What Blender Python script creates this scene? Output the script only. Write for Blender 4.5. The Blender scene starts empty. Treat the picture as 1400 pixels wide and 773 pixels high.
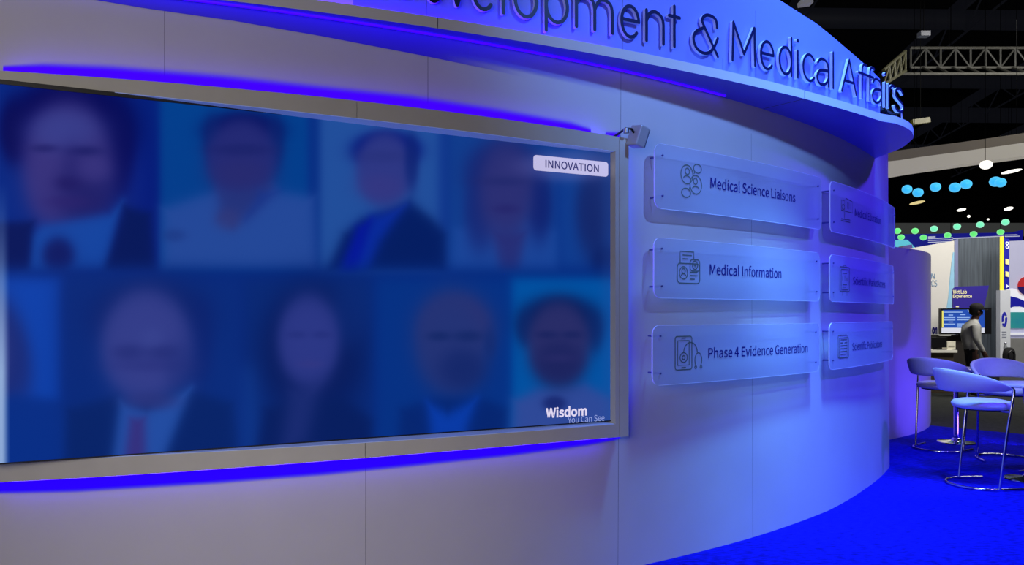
import bpy, math, random
import numpy as np
from mathutils import Vector, Matrix

random.seed(4)
SC = bpy.context.scene
COL = SC.collection
PI = math.pi
F, HX, HY, EYE = 1050.0, 700.0, 430.0, 1.6      # focal (px), principal column, horizon row, eye height

# ------------------------------------------------------------------ helpers
def lin(r, g, b):
    def f(c):
        c /= 255.0
        return c / 12.92 if c <= 0.04045 else ((c + 0.055) / 1.055) ** 2.4
    return (f(r), f(g), f(b))

def at(px, py, Y):
    return Vector(((px - HX) / F * Y, Y, EYE + (HY - py) / F * Y))

def floor_at(px, py):
    Y = F * EYE / (py - HY)
    return Vector(((px - HX) / F * Y, Y, 0))

def mat(name, col, rough=0.5, metal=0.0, emit=None, es=0.0, noise=0.0, nscale=8.0, bump=0.0, bscale=60.0, spec=0.5, col2=None, stretch=(1, 1, 1), alpha=1.0, trans=0.0):
    m = bpy.data.materials.new(name)
    m.use_nodes = True
    nt = m.node_tree
    b = nt.nodes['Principled BSDF']
    b.inputs['Base Color'].default_value = (*col, 1)
    b.inputs['Roughness'].default_value = rough
    b.inputs['Metallic'].default_value = metal
    b.inputs['Specular IOR Level'].default_value = spec
    b.inputs['Alpha'].default_value = alpha
    b.inputs['Transmission Weight'].default_value = trans
    if emit:
        b.inputs['Emission Color'].default_value = (*emit, 1)
        b.inputs['Emission Strength'].default_value = es
    if noise or bump:
        tc = nt.nodes.new('ShaderNodeTexCoord')
        mp = nt.nodes.new('ShaderNodeMapping')
        mp.inputs['Scale'].default_value = stretch
        nt.links.new(tc.outputs['Object'], mp.inputs['Vector'])
    if noise:
        n = nt.nodes.new('ShaderNodeTexNoise')
        n.inputs['Scale'].default_value = nscale
        n.inputs['Detail'].default_value = 4
        nt.links.new(mp.outputs['Vector'], n.inputs['Vector'])
        r = nt.nodes.new('ShaderNodeValToRGB')
        c2 = col2 if col2 else tuple(c * (1 - noise) for c in col)
        r.color_ramp.elements[0].position = 0.3
        r.color_ramp.elements[1].position = 0.7
        r.color_ramp.elements[0].color = (*c2, 1)
        r.color_ramp.elements[1].color = (*col, 1)
        nt.links.new(n.outputs['Fac'], r.inputs['Fac'])
        nt.links.new(r.outputs['Color'], b.inputs['Base Color'])
    if bump:
        n2 = nt.nodes.new('ShaderNodeTexNoise')
        n2.inputs['Scale'].default_value = bscale
        n2.inputs['Detail'].default_value = 3
        nt.links.new(mp.outputs['Vector'], n2.inputs['Vector'])
        bp = nt.nodes.new('ShaderNodeBump')
        bp.inputs['Strength'].default_value = bump
        bp.inputs['Distance'].default_value = 0.02
        nt.links.new(n2.outputs['Fac'], bp.inputs['Height'])
        nt.links.new(bp.outputs['Normal'], b.inputs['Normal'])
    return m

def emis(name, col, s):
    return mat(name, tuple(c * 0.3 for c in col), 0.6, emit=col, es=s)

def attr_emission(name, s=1.0, rough=0.35):
    m = bpy.data.materials.new(name)
    m.use_nodes = True
    nt = m.node_tree
    b = nt.nodes['Principled BSDF']
    b.inputs['Base Color'].default_value = (0.002, 0.002, 0.003, 1)
    b.inputs['Roughness'].default_value = rough
    b.inputs['Specular IOR Level'].default_value = 0.02
    a = nt.nodes.new('ShaderNodeAttribute')
    a.attribute_name = 'Col'
    nt.links.new(a.outputs['Color'], b.inputs['Emission Color'])
    b.inputs['Emission Strength'].default_value = s
    return m

class MB:
    def __init__(s):
        s.v, s.f, s.m = [], [], []
    def add(s, vs, fs, mi=0):
        o = len(s.v)
        s.v += [tuple(v) for v in vs]
        for f in fs:
            s.f.append(tuple(i + o for i in f)); s.m.append(mi)
        return s
    def box(s, c, size, rz=0, mi=0, rot=None):
        hx, hy, hz = size[0] / 2, size[1] / 2, size[2] / 2
        M = rot if rot else Matrix.Rotation(rz, 3, 'Z')
        c = Vector(c)
        vs = [c + M @ Vector((x * hx, y * hy, z * hz)) for x in (-1, 1) for y in (-1, 1) for z in (-1, 1)]
        return s.add(vs, [(0, 1, 3, 2), (4, 6, 7, 5), (0, 4, 5, 1), (2, 3, 7, 6), (0, 2, 6, 4), (1, 5, 7, 3)], mi)
    def bar(s, a, b, w, h=None, mi=0):
        a, b = Vector(a), Vector(b)
        d = b - a
        q = d.to_track_quat('X', 'Z').to_matrix()
        return s.box((a + b) / 2, (d.length, w, h or w), rot=q, mi=mi)
    def tube(s, pts, rad, n=10, mi=0, closed=False, cap=True):
        pts = [Vector(p) for p in pts]
        N = len(pts)
        rads = rad if isinstance(rad, (list, tuple)) else [rad] * N
        up = None
        rings = []
        for i, p in enumerate(pts):
            if closed:
                t = (pts[(i + 1) % N] - pts[i - 1]).normalized()
            else:
                t = (pts[min(i + 1, N - 1)] - pts[max(i - 1, 0)]).normalized()
            if up is None:
                up = Vector((0, 0, 1)) if abs(t.z) < 0.9 else Vector((1, 0, 0))
            a = t.cross(up)
            if a.length < 1e-6:
                a = t.orthogonal()
            a.normalize()
            b = a.cross(t).normalized()
            up = b
            rings.append([p + (a * math.cos(2 * PI * k / n) + b * math.sin(2 * PI * k / n)) * rads[i] for k in range(n)])
        vs = [v for r in rings for v in r]
        fs = []
        for i in range(N if closed else N - 1):
            j = (i + 1) % N
            for k in range(n):
                k2 = (k + 1) % n
                fs.append((i * n + k, i * n + k2, j * n + k2, j * n + k))
        if cap and not closed:
            fs.append(tuple(range(n - 1, -1, -1)))
            fs.append(tuple((N - 1) * n + k for k in range(n)))
        return s.add(vs, fs, mi)
    def lathe(s, prof, c=(0, 0, 0), n=32, mi=0):
        c = Vector(c)
        vs, fs = [], []
        for (r, z) in prof:
            for k in range(n):
                vs.append(c + Vector((r * math.cos(2 * PI * k / n), r * math.sin(2 * PI * k / n), z)))
        for i in range(len(prof) - 1):
            for k in range(n):
                k2 = (k + 1) % n
                fs.append((i * n + k, i * n + k2, (i + 1) * n + k2, (i + 1) * n + k))
        fs.append(tuple(range(n - 1, -1, -1)))
        fs.append(tuple((len(prof) - 1) * n + k for k in range(n)))
        return s.add(vs, fs, mi)
    def prism(s, poly, d0, d1, fn, mi=0):
        """poly of 2-D points; fn(u, v, d) -> 3-D; extruded from d0 to d1"""
        n = len(poly)
        vs = [fn(u, v, d0) for u, v in poly] + [fn(u, v, d1) for u, v in poly]
        fs = [tuple(range(n)), tuple(range(2 * n - 1, n - 1, -1))]
        for k in range(n):
            k2 = (k + 1) % n
            fs.append((k, k + n, k2 + n, k2))
        return s.add(vs, fs, mi)
    def build(s, name, mats, parent=None, smooth=None, loc=None):
        me = bpy.data.meshes.new(name)
        me.from_pydata(s.v, [], s.f)
        mats = mats if isinstance(mats, (list, tuple)) else [mats]
        for m in mats:
            me.materials.append(m)
        if len(mats) > 1:
            me.polygons.foreach_set('material_index', s.m)
        me.update()
        import bmesh
        bm = bmesh.new(); bm.from_mesh(me)
        bmesh.ops.recalc_face_normals(bm, faces=bm.faces)
        bm.to_mesh(me); bm.free()
        if smooth:
            me.polygons.foreach_set('use_smooth', [True] * len(me.polygons))
            me.set_sharp_from_angle(angle=math.radians(smooth))
        o = bpy.data.objects.new(name, me)
        COL.objects.link(o)
        if loc is not None:
            o.location = loc
        if parent is not None:
            o.parent = parent
        return o

def tag(o, label=None, cat=None, group=None, kind=None):
    if label: o['label'] = label
    if cat: o['category'] = cat
    if group: o['group'] = group
    if kind: o['kind'] = kind
    return o

def thing(name, label, cat, loc=(0, 0, 0), rz=0, group=None):
    o = bpy.data.objects.new(name, None)
    COL.objects.link(o)
    o.location = loc; o.rotation_euler = (0, 0, rz)
    o.empty_display_size = 0.1
    return tag(o, label, cat, group)

def copy_tree(o, parent=None):
    c = o.copy(); COL.objects.link(c)
    if parent is not None: c.parent = parent
    for ch in list(o.children):
        copy_tree(ch, c)
    return c

def struct(o, label, cat):
    return tag(o, label, cat, kind='structure')

import os
try:      # Blender's bundled interface typeface; the built-in one if it is missing
    FONT = bpy.data.fonts.load(os.path.join(bpy.utils.resource_path('LOCAL'), 'datafiles', 'fonts', 'Noto Sans CJK Regular.woff2'))
except Exception:
    FONT = None
# text -> flat mesh data (verts, polys) using Blender's own built-in font
def text_mesh(body, offset=0.0, extrude=0.0, res=6, spacing=1.0):
    cu = bpy.data.curves.new('lettering', 'FONT')
    cu.body = body
    if FONT: cu.font = FONT
    cu.size = 1.0
    cu.offset = offset
    cu.extrude = extrude
    cu.resolution_u = res
    cu.space_character = spacing
    ob = bpy.data.objects.new('lettering', cu)
    COL.objects.link(ob)
    dg = bpy.context.evaluated_depsgraph_get()
    dg.update()
    me = bpy.data.meshes.new_from_object(ob.evaluated_get(dg))
    vs = [v.co.copy() for v in me.vertices]
    fs = [tuple(p.vertices) for p in me.polygons]
    bpy.data.objects.remove(ob); bpy.data.curves.remove(cu); bpy.data.meshes.remove(me)
    return vs, fs

_hv, _ = text_mesh('H')
CAPH = max(v.y for v in _hv)     # cap height at size 1

def word_split(vs, fs, gap=0.11):
    """split a line of lettering into words at the wide gaps"""
    par = list(range(len(vs)))
    def find(i):
        while par[i] != i:
            par[i] = par[par[i]]; i = par[i]
        return i
    for f in fs:
        for i in f[1:]:
            par[find(i)] = find(f[0])
    comp = {}
    for f in fs:
        comp.setdefault(find(f[0]), []).append(f)
    items = []
    for k, ff in comp.items():
        xs = [vs[i].x for f in ff for i in f]
        items.append((min(xs), max(xs), ff))
    items.sort(key=lambda t: t[0])
    words, right = [], None
    for a, b, ff in items:
        if right is None or a - right > gap:
            words.append([]); right = b
        words[-1] += ff; right = max(right, b)
    return words

def text_parts(name, body, u0, u1, v0, cap, fn, m, parent, offset=0.0, place=None):
    vs, fs = text_mesh(body, offset)
    xs = [v.x for v in vs]; a, b = min(xs), max(xs)
    out = []
    ww = word_split(vs, fs) if ' ' in body else [fs]
    for ff in ww:
        ids = sorted({i for f in ff for i in f}); mp = {i: k for k, i in enumerate(ids)}
        mb = MB()
        mb.add([fn(u0 + (vs[i].x - a) / (b - a) * (u1 - u0), v0 + vs[i].y / CAPH * cap, vs[i].z) for i in ids], [tuple(mp[i] for i in f) for f in ff])
        o = mb.build(name, m)
        if place: place(o, parent)
        else: o.parent = parent
        out.append(o)
    return out

# flat text on any surface: fn(u, v, d) with u in [u0,u1]
def put_text(mb, body, u0, u1, v0, cap, fn, offset=0.0, extrude=0.0, mi=0, vslope=0.0, spacing=1.0):
    vs, fs = text_mesh(body, offset, extrude, spacing=spacing)
    xs = [v.x for v in vs]
    a, b = min(xs), max(xs)
    out = []
    for v in vs:
        t = (v.x - a) / (b - a)
        out.append(fn(u0 + t * (u1 - u0), v0 + v.y / CAPH * cap + vslope * t, v.z))
    mb.add(out, fs, mi)
    return mb

# ------------------------------------------------------------------ the curved wall's own coordinates
CC, RW = Vector((-5.0, 13.65)), 10.55
CL, RL = Vector((-5.45, 16.25)), 13.23

def th_px(px, r, c=CC):
    t = (px - HX) / F
    a = 1 + t * t; b = -2 * (t * c.x + c.y); k = c.length_squared - r * r
    Y = (-b - math.sqrt(max(0, b * b - 4 * a * k))) / (2 * a)
    return math.atan2(t * Y - c.x, c.y - Y), Y

def z_px(py, Y):
    return EYE + (HY - py) / F * Y

def cyl(th, z, r, c=CC):
    return Vector((c.x + r * math.sin(th), c.y - r * math.cos(th), z))

def tz(px, py, r, c=CC):
    th, Y = th_px(px, r, c)
    return th, z_px(py, Y)

def interp(x, pts):
    if x <= pts[0][0]: return pts[0][1]
    for (a, b), (c, d) in zip(pts, pts[1:]):
        if x <= c: return b + (d - b) * (x - a) / (c - a)
    return pts[-1][1]

# ------------------------------------------------------------------ materials
M = {}
M['wall'] = mat('white_wall_paint', lin(205, 203, 205), 0.45, noise=0.04, nscale=3, bump=0.02, bscale=40, spec=0.3)
M['seam'] = mat('panel_seam_shadow_gap', lin(92, 90, 98), 0.9, noise=0.1)
M['frame'] = mat('warm_grey_frame_paint', lin(196, 194, 184), 0.5, noise=0.05, nscale=10, spec=0.3)
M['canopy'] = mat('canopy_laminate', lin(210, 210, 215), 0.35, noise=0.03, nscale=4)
M['led'] = emis('blue_led', (0.05, 0.0, 1.0), 12.0)
M['edge_glow'] = emis('painted_led_glow', lin(62, 0, 255), 1.0)
M['edge_glow_low'] = emis('painted_led_glow_low', lin(38, 0, 255), 1.0)
M['rod'] = mat('blued_steel_rod', lin(96, 98, 160), 0.35, 0.3, noise=0.1)
M['soffit'] = mat('blue_lit_soffit', lin(92, 88, 226), 0.4, noise=0.04, nscale=4)  # blue bounce light is put into this base colour
M['cable'] = mat('black_cable', (0.004, 0.004, 0.004), 0.9, noise=0.1, spec=0.0)
M['led_hot'] = emis('bright_led', (0.12, 0.02, 1.0), 9.0)
M['acrylic'] = None
M['chrome'] = mat('chrome', (0.75, 0.75, 0.8), 0.12, 1.0, noise=0.05, nscale=20)
M['steel'] = mat('brushed_steel', (0.5, 0.5, 0.55), 0.35, 1.0, noise=0.1, nscale=20)
M['cushion'] = mat('pale_upholstery', lin(226, 228, 238), 0.6, noise=0.05, nscale=30, bump=0.05, bscale=250)
M['navy_print'] = mat('navy_print', lin(24, 16, 118), 0.5, noise=0.05)
M['icon_print'] = mat('olive_grey_print', lin(98, 112, 104), 0.5, noise=0.05)
M['letter_face'] = mat('shaded_navy_letter_face', lin(14, 16, 74), 0.4, noise=0.05)  # shade on the letter fronts is included in this navy
M['letter_side'] = mat('pale_letter_side', lin(215, 220, 240), 0.4, noise=0.05)
M['black'] = mat('black_plastic', lin(14, 14, 17), 0.4, noise=0.1)
M['white'] = mat('white_plastic', lin(225, 225, 222), 0.4, noise=0.05)
M['dark_glass'] = mat('dark_glass', lin(20, 20, 40), 0.1, noise=0.1, alpha=0.75)
M['carpet'] = mat('blue_carpet', lin(28, 30, 225), 0.95, noise=0.4, nscale=16, col2=lin(18, 18, 150), bump=0.7, bscale=120, spec=0.05, stretch=(1, 2.5, 1))
M['aisle'] = mat('grey_aisle_carpet', lin(70, 72, 70), 0.95, noise=0.3, nscale=12, bump=0.4, bscale=150, spec=0.05)

def acrylic():
    m = bpy.data.materials.new('frosted_acrylic')
    m.use_nodes = True
    nt = m.node_tree
    b = nt.nodes['Principled BSDF']
    b.inputs['Base Color'].default_value = (*lin(200, 203, 220), 1)
    b.inputs['Roughness'].default_value = 0.3
    b.inputs['Specular IOR Level'].default_value = 0.3
    out = nt.nodes['Material Output']
    tr = nt.nodes.new('ShaderNodeBsdfTransparent')
    tr.inputs['Color'].default_value = (0.86, 0.88, 0.98, 1)
    tl = nt.nodes.new('ShaderNodeBsdfTranslucent')
    tl.inputs['Color'].default_value = (*lin(200, 205, 225), 1)
    tc = nt.nodes.new('ShaderNodeTexCoord')
    n = nt.nodes.new('ShaderNodeTexNoise'); n.inputs['Scale'].default_value = 4
    nt.links.new(tc.outputs['Object'], n.inputs['Vector'])
    mr = nt.nodes.new('ShaderNodeMapRange')
    mr.inputs['To Min'].default_value = 0.30; mr.inputs['To Max'].default_value = 0.36
    nt.links.new(n.outputs['Fac'], mr.inputs['Value'])
    m1 = nt.nodes.new('ShaderNodeMixShader'); m1.inputs['Fac'].default_value = 0.25
    nt.links.new(b.outputs[0], m1.inputs[1]); nt.links.new(tl.outputs[0], m1.inputs[2])
    m2 = nt.nodes.new('ShaderNodeMixShader')
    nt.links.new(mr.outputs[0], m2.inputs['Fac'])
    nt.links.new(m1.outputs[0], m2.inputs[1]); nt.links.new(tr.outputs[0], m2.inputs[2])
    nt.links.new(m2.outputs[0], out.inputs['Surface'])
    return m
M['acrylic'] = acrylic()
M['acrylic_edge'] = mat('acrylic_edge_highlight', lin(225, 232, 250), 0.15, noise=0.03, emit=lin(120, 140, 235), es=0.12)  # edge highlight put in as pale colour and faint emission

# ------------------------------------------------------------------ floor and hall shell
mb = MB()
mb.add([(-12, -6, 0), (4.2, -6, 0), (12, -6, 0), (12, 10.0, 0), (7.0, 10.05, 0), (5.2, 11.9, 0), (-12, 11.9, 0)], [(0, 1, 2, 3, 4, 5, 6)])
struct(mb.build('floor', M['carpet']), 'bright blue carpet in front of the curved wall', 'floor')
mb = MB()
mb.add([(-14, -8, -0.012), (45, -8, -0.012), (45, 60, -0.012), (-14, 60, -0.012)], [(0, 1, 2, 3)])
struct(mb.build('floor_aisle', M['aisle']), 'dark grey aisle carpet beyond the blue carpet', 'floor')
M['void'] = mat('black_hall_ceiling', lin(14, 14, 20), 0.9, noise=0.5, nscale=0.6)
mb = MB()
mb.box((15, 26, 13.1), (62, 72, 0.2))
struct(mb.build('ceiling', M['void']), 'black exhibition hall ceiling', 'ceiling')
mb = MB()
mb.box((15, 58, 6.5), (62, 0.3, 13))
struct(mb.build('wall_back', M['void']), 'dark far wall of the exhibition hall', 'wall')

# ------------------------------------------------------------------ the curved wall
SEAMS = [(848, 0.0, 0.86), (1027, 0.0, 2.9), (500, 0.0, 0.86), (225, 2.66, 3.3), (585, 2.66, 3.3), (849, 2.66, 3.3)]
TH0, TH1 = th_px(-330, RW)[0], math.radians(58.0)
base_fix = [(th_px(700, RW)[0], 0.0), (th_px(888, RW)[0], -0.029), (th_px(1023, RW)[0], 0.012), (th_px(1126, RW)[0], 0.036), (th_px(1180, RW)[0], 0.012), (TH1, 0.013)]
HOLE_T = (th_px(-2, RW + 0.05)[0], th_px(850, RW + 0.05)[0])
HOLE_Z = (0.90, 2.63)
ths = set(np.linspace(TH0, TH1, 130).tolist())
seam_iv = []
for px, z0, z1 in SEAMS:
    t = th_px(px, RW)[0]; w = 0.00013
    seam_iv.append((t - w, t + w, z0, z1)); ths |= {t - w, t + w}
ths |= set(HOLE_T)
ths = sorted(ths)
zs = sorted({0.0, 0.3, 0.6, 0.86, 0.9, 1.2, 1.6, 2.0, 2.4, 2.63, 2.66, 2.9, 3.1, 3.3})
mb = MB()
def wall_r(t, z):
    return RW + interp(t, base_fix) * max(0, 1 - z / 3.1)
nz = len(zs)
vs = [cyl(t, z, wall_r(t, z)) for t in ths for z in zs] + [cyl(t, z, RW - 0.15) for t in ths for z in zs]
off = len(ths) * nz
fs0, fs1, back = [], [], []
for i in range(len(ths) - 1):
    tm = (ths[i] + ths[i + 1]) / 2
    for k in range(nz - 1):
        zm = (zs[k] + zs[k + 1]) / 2
        q = (i * nz + k, (i + 1) * nz + k, (i + 1) * nz + k + 1, i * nz + k + 1)
        if HOLE_T[0] < tm < HOLE_T[1] and HOLE_Z[0] < zm < HOLE_Z[1]:
            continue
        if any(a < tm < b and z0 < zm < z1 for a, b, z0, z1 in seam_iv):
            fs1.append(q)
        else:
            fs0.append(q)
        back.append(tuple(j + off for j in reversed(q)))
for i in range(len(ths) - 1):
    a, b = i * nz + nz - 1, (i + 1) * nz + nz - 1
    fs0.append((a, b, b + off, a + off))
e = (len(ths) - 1) * nz
for k in range(nz - 1):
    fs0.append((e + k, e + off + k, e + off + k + 1, e + k + 1))
    fs0.append((k, k + 1, k + off + 1, k + off))
me = bpy.data.meshes.new('wall_curved')
me.from_pydata([tuple(v) for v in vs], [], fs0 + back + fs1)
me.materials.append(M['wall']); me.materials.append(M['seam'])
me.polygons.foreach_set('material_index', [0] * (len(fs0) + len(back)) + [1] * len(fs1))
me.polygons.foreach_set('use_smooth', [True] * len(me.polygons))
me.set_sharp_from_angle(angle=math.radians(40))
me.update()
wall = bpy.data.objects.new('wall_curved', me); COL.objects.link(wall)
struct(wall, 'tall white curved exhibit wall with panel seams', 'wall')

# arc strip helper: closed section swept along theta
def sweep(mb, th_list, section, c=CC, mi=0):
    """section(th) -> list of (r, z)"""
    rings = [[cyl(t, z, r, c) for r, z in section(t)] for t in th_list]
    n = len(rings[0])
    vs = [v for r in rings for v in r]
    fs = []
    for i in range(len(rings) - 1):
        for k in range(n):
            k2 = (k + 1) % n
            fs.append((i * n + k, i * n + k2, (i + 1) * n + k2, (i + 1) * n + k))
    fs.append(tuple(range(n))); fs.append(tuple((len(rings) - 1) * n + k for k in range(n - 1, -1, -1)))
    return mb.add(vs, fs, mi)

def lsp(a, b, n):
    return [a + (b - a) * i / (n - 1) for i in range(n)]

# ------------------------------------------------------------------ canopy and header sign
canopy = thing('canopy', 'white curved canopy shelf projecting from the wall top, blue lit underside', 'canopy', (0, 0, 0))
lip_th = lsp(th_px(-330, RL, CL)[0], th_px(1205, RL, CL)[0], 90)
plan = [cyl(t, 0, RL, CL).to_2d() for t in lip_th]
tip = [(3.01, 6.03), (3.11, 6.115), (3.195, 6.2), (3.28, 6.30), (3.34, 6.40), (3.385, 6.47), (3.42, 6.55), (3.46, 6.69), (3.495, 6.83), (3.51, 6.94), (3.515, 7.06), (3.50, 7.19), (3.49, 7.42)]
plan += [Vector(p) for p in tip]
outer = list(plan)
inner_th = lsp(math.radians(53.0), TH0, 90)
inner = [cyl(t, 0, RW - 0.12).to_2d() for t in inner_th]
# strips between outer and inner curves
mb = MB()
def resample(pl, n):
    d = [0]
    for a, b in zip(pl, pl[1:]): d.append(d[-1] + (b - a).length)
    out = []
    for i in range(n):
        s = d[-1] * i / (n - 1); k = 0
        while k < len(d) - 2 and d[k + 1] < s: k += 1
        u = (s - d[k]) / max(1e-9, d[k + 1] - d[k])
        out.append(pl[k] + (pl[k + 1] - pl[k]) * u)
    return out
N = len(outer)
inn = resample(list(reversed(inner)), N)
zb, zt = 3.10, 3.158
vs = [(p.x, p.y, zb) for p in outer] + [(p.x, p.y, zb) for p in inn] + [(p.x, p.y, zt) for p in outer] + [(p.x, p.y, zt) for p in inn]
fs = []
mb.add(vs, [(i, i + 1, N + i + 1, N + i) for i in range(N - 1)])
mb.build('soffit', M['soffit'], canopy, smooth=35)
mb = MB()
for i in range(N - 1):
    fs += [(2 * N + i, 3 * N + i, 3 * N + i + 1, 2 * N + i + 1), (i, 2 * N + i, 2 * N + i + 1, i + 1), (N + i, N + i + 1, 3 * N + i + 1, 3 * N + i)]
fs += [(N - 1, 3 * N - 1, 4 * N - 1, 2 * N - 1), (0, N, 3 * N, 2 * N)]
mb.add(vs, fs)
mb.build('edge_band', M['canopy'], canopy, smooth=35)
# thin panel seams across the underside and lip
for px in (598, 1100):
    t = th_px(px, RL, CL)[0]
    mb = MB()
    a = cyl(t, 0, RL + 0.001, CL)
    mb.box((a.x, a.y, 3.129), (0.003, 0.004, 0.058), rz=t)
    mb.build('panel_seam', M['seam'], canopy)
mb = MB()
t = th_px(1100, RL, CL)[0]
a, b = cyl(t, 3.099, RL - 0.005, CL), cyl(th_px(1042, RW)[0], 3.099, RW + 0.01)
mb.bar(a, b, 0.003, 0.002)
mb.build('panel_seam', M['seam'], canopy)
# LED line under the canopy where it meets the wall
mb = MB()
led_th = lsp(th_px(-200, RW)[0], th_px(985, RW)[0], 60)
sweep(mb, led_th, lambda t: [(RW + 0.030, 3.092), (RW + 0.045, 3.092), (RW + 0.045, 3.0995), (RW + 0.030, 3.0995)])
M['led_line'] = emis('underside_led', (0.03, 0.0, 1.0), 2.2)
mb.build('light_strip', M['led_line'], canopy)

# LED glow painted on the upper wall: emissive band (fades out to the right)
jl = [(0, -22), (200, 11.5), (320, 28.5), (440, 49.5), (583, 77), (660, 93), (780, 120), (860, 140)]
m = bpy.data.materials.new('blue_wall_glow_paint'); m.use_nodes = True
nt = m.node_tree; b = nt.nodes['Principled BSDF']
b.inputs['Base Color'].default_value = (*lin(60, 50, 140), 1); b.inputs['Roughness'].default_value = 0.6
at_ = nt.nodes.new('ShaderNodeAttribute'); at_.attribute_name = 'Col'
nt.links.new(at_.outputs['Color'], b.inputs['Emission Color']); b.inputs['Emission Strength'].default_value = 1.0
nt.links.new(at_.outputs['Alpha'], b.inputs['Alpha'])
M['painted_glow'] = m
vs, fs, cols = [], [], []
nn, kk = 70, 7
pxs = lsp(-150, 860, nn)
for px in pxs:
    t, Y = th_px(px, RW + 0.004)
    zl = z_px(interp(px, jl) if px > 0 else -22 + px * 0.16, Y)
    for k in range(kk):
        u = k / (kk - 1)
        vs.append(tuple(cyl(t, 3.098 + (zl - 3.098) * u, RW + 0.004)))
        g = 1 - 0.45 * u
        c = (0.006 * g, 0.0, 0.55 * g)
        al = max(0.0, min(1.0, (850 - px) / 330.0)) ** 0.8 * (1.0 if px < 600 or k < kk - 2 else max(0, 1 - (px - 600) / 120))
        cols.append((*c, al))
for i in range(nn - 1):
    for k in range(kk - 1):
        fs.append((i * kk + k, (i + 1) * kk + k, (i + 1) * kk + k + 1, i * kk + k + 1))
me = bpy.data.meshes.new('painted_wall_glow'); me.from_pydata(vs, [], fs)
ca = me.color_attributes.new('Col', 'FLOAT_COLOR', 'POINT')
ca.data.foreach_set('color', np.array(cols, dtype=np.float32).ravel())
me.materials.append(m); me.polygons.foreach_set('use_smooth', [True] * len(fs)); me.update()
o = bpy.data.objects.new('painted_wall_glow', me); COL.objects.link(o); o.parent = canopy
tag(o, 'painted blue LED glow on the upper wall')

header = thing('header_sign', 'curved fascia with navy raised lettering reading Development and Medical Affairs', 'sign', (0, 0, 0))
RF = RL - 0.10
top_px = [(900, -95), (1000, -42), (1066, 0), (1119, 34), (1150, 60), (1172, 79), (1190, 95), (1203, 108)]
def fas_top(t):
    p = cyl(t, 3.2, RF, CL)
    px = HX + F * p.x / p.y
    return min(3.9, z_px(interp(px, top_px), p.y))
fth = lsp(th_px(-330, RF, CL)[0], th_px(1203, RF, CL)[0], 110)
mb = MB()
sweep(mb, fth, lambda t: [(RF, 3.158), (RF, fas_top(t)), (RF - 0.05, fas_top(t)), (RF - 0.05, 3.158)], CL)
M['fascia'] = mat('blue_lit_fascia_paint', lin(128, 136, 240), 0.45, noise=0.03, nscale=4)  # blue light falling on the fascia is part of this tint
mb.build('fascia_panel', M['fascia'], header, smooth=35)
for px in (583, 851, 988, 1033):
    mb = MB()
    t = th_px(px, RF, CL)[0]
    a = cyl(t, 0, RF + 0.0005, CL)
    h = 0.12 if px == 988 else 0.5
    mb.box((a.x, a.y, 3.16 + h / 2), (0.002, 0.002, h), rz=t)
    mb.build('panel_seam', M['seam'], header)
mb = MB()
sweep(mb, lsp(th_px(-300, RF, CL)[0], th_px(835, RF, CL)[0], 60), lambda t: [(RF + 0.02, 3.158), (RF + 0.035, 3.158), (RF + 0.035, 3.166), (RF + 0.02, 3.166)], CL)
mb.build('light_strip', emis('header_led', (0.06, 0.0, 1.0), 30.0), header)
# letters: (character, left px, right px)
LET = [('D', 540, 572), ('e', 580, 606), ('v', 610, 640), ('e', 645, 677), ('l', 685.5, 691), ('o', 702, 736), ('p', 744.5, 778), ('m', 786, 839.5),
       ('e', 848, 875.5), ('n', 882, 909), ('t', 913, 931), ('&', 946.5, 983), ('M', 1000, 1034), ('e', 1039, 1059), ('d', 1064.5, 1083.5),
       ('i', 1088, 1093.5), ('c', 1097, 1115), ('a', 1116, 1134), ('l', 1136.5, 1142), ('A', 1150, 1172), ('f', 1173, 1186), ('f', 1184, 1196),
       ('a', 1192, 1206), ('i', 1208, 1213.5), ('r', 1214.5, 1224), ('s', 1222.5, 1236)]
RLET = RF + 0.034
XH, STROKE, CAPM = 0.74, 0.0215, 0.272
def arc(cx, cy, rx, ry, a0, a1, n=28):
    return [(cx + rx * math.cos(math.radians(a0 + (a1 - a0) * k / n)), cy + ry * math.sin(math.radians(a0 + (a1 - a0) * k / n))) for k in range(n + 1)]
def spl(p, n=8):
    out = []
    q = [p[0]] + list(p) + [p[-1]]
    for i in range(1, len(q) - 2):
        a, b, c, d = q[i - 1], q[i], q[i + 1], q[i + 2]
        for k in range(n):
            t = k / n
            out.append(tuple(0.5 * ((2 * b[z]) + (-a[z] + c[z]) * t + (2 * a[z] - 5 * b[z] + 4 * c[z] - d[z]) * t * t + (-a[z] + 3 * b[z] - 3 * c[z] + d[z]) * t ** 3) for z in (0, 1)))
    return out + [p[-1]]
h_ = XH / 2
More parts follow.
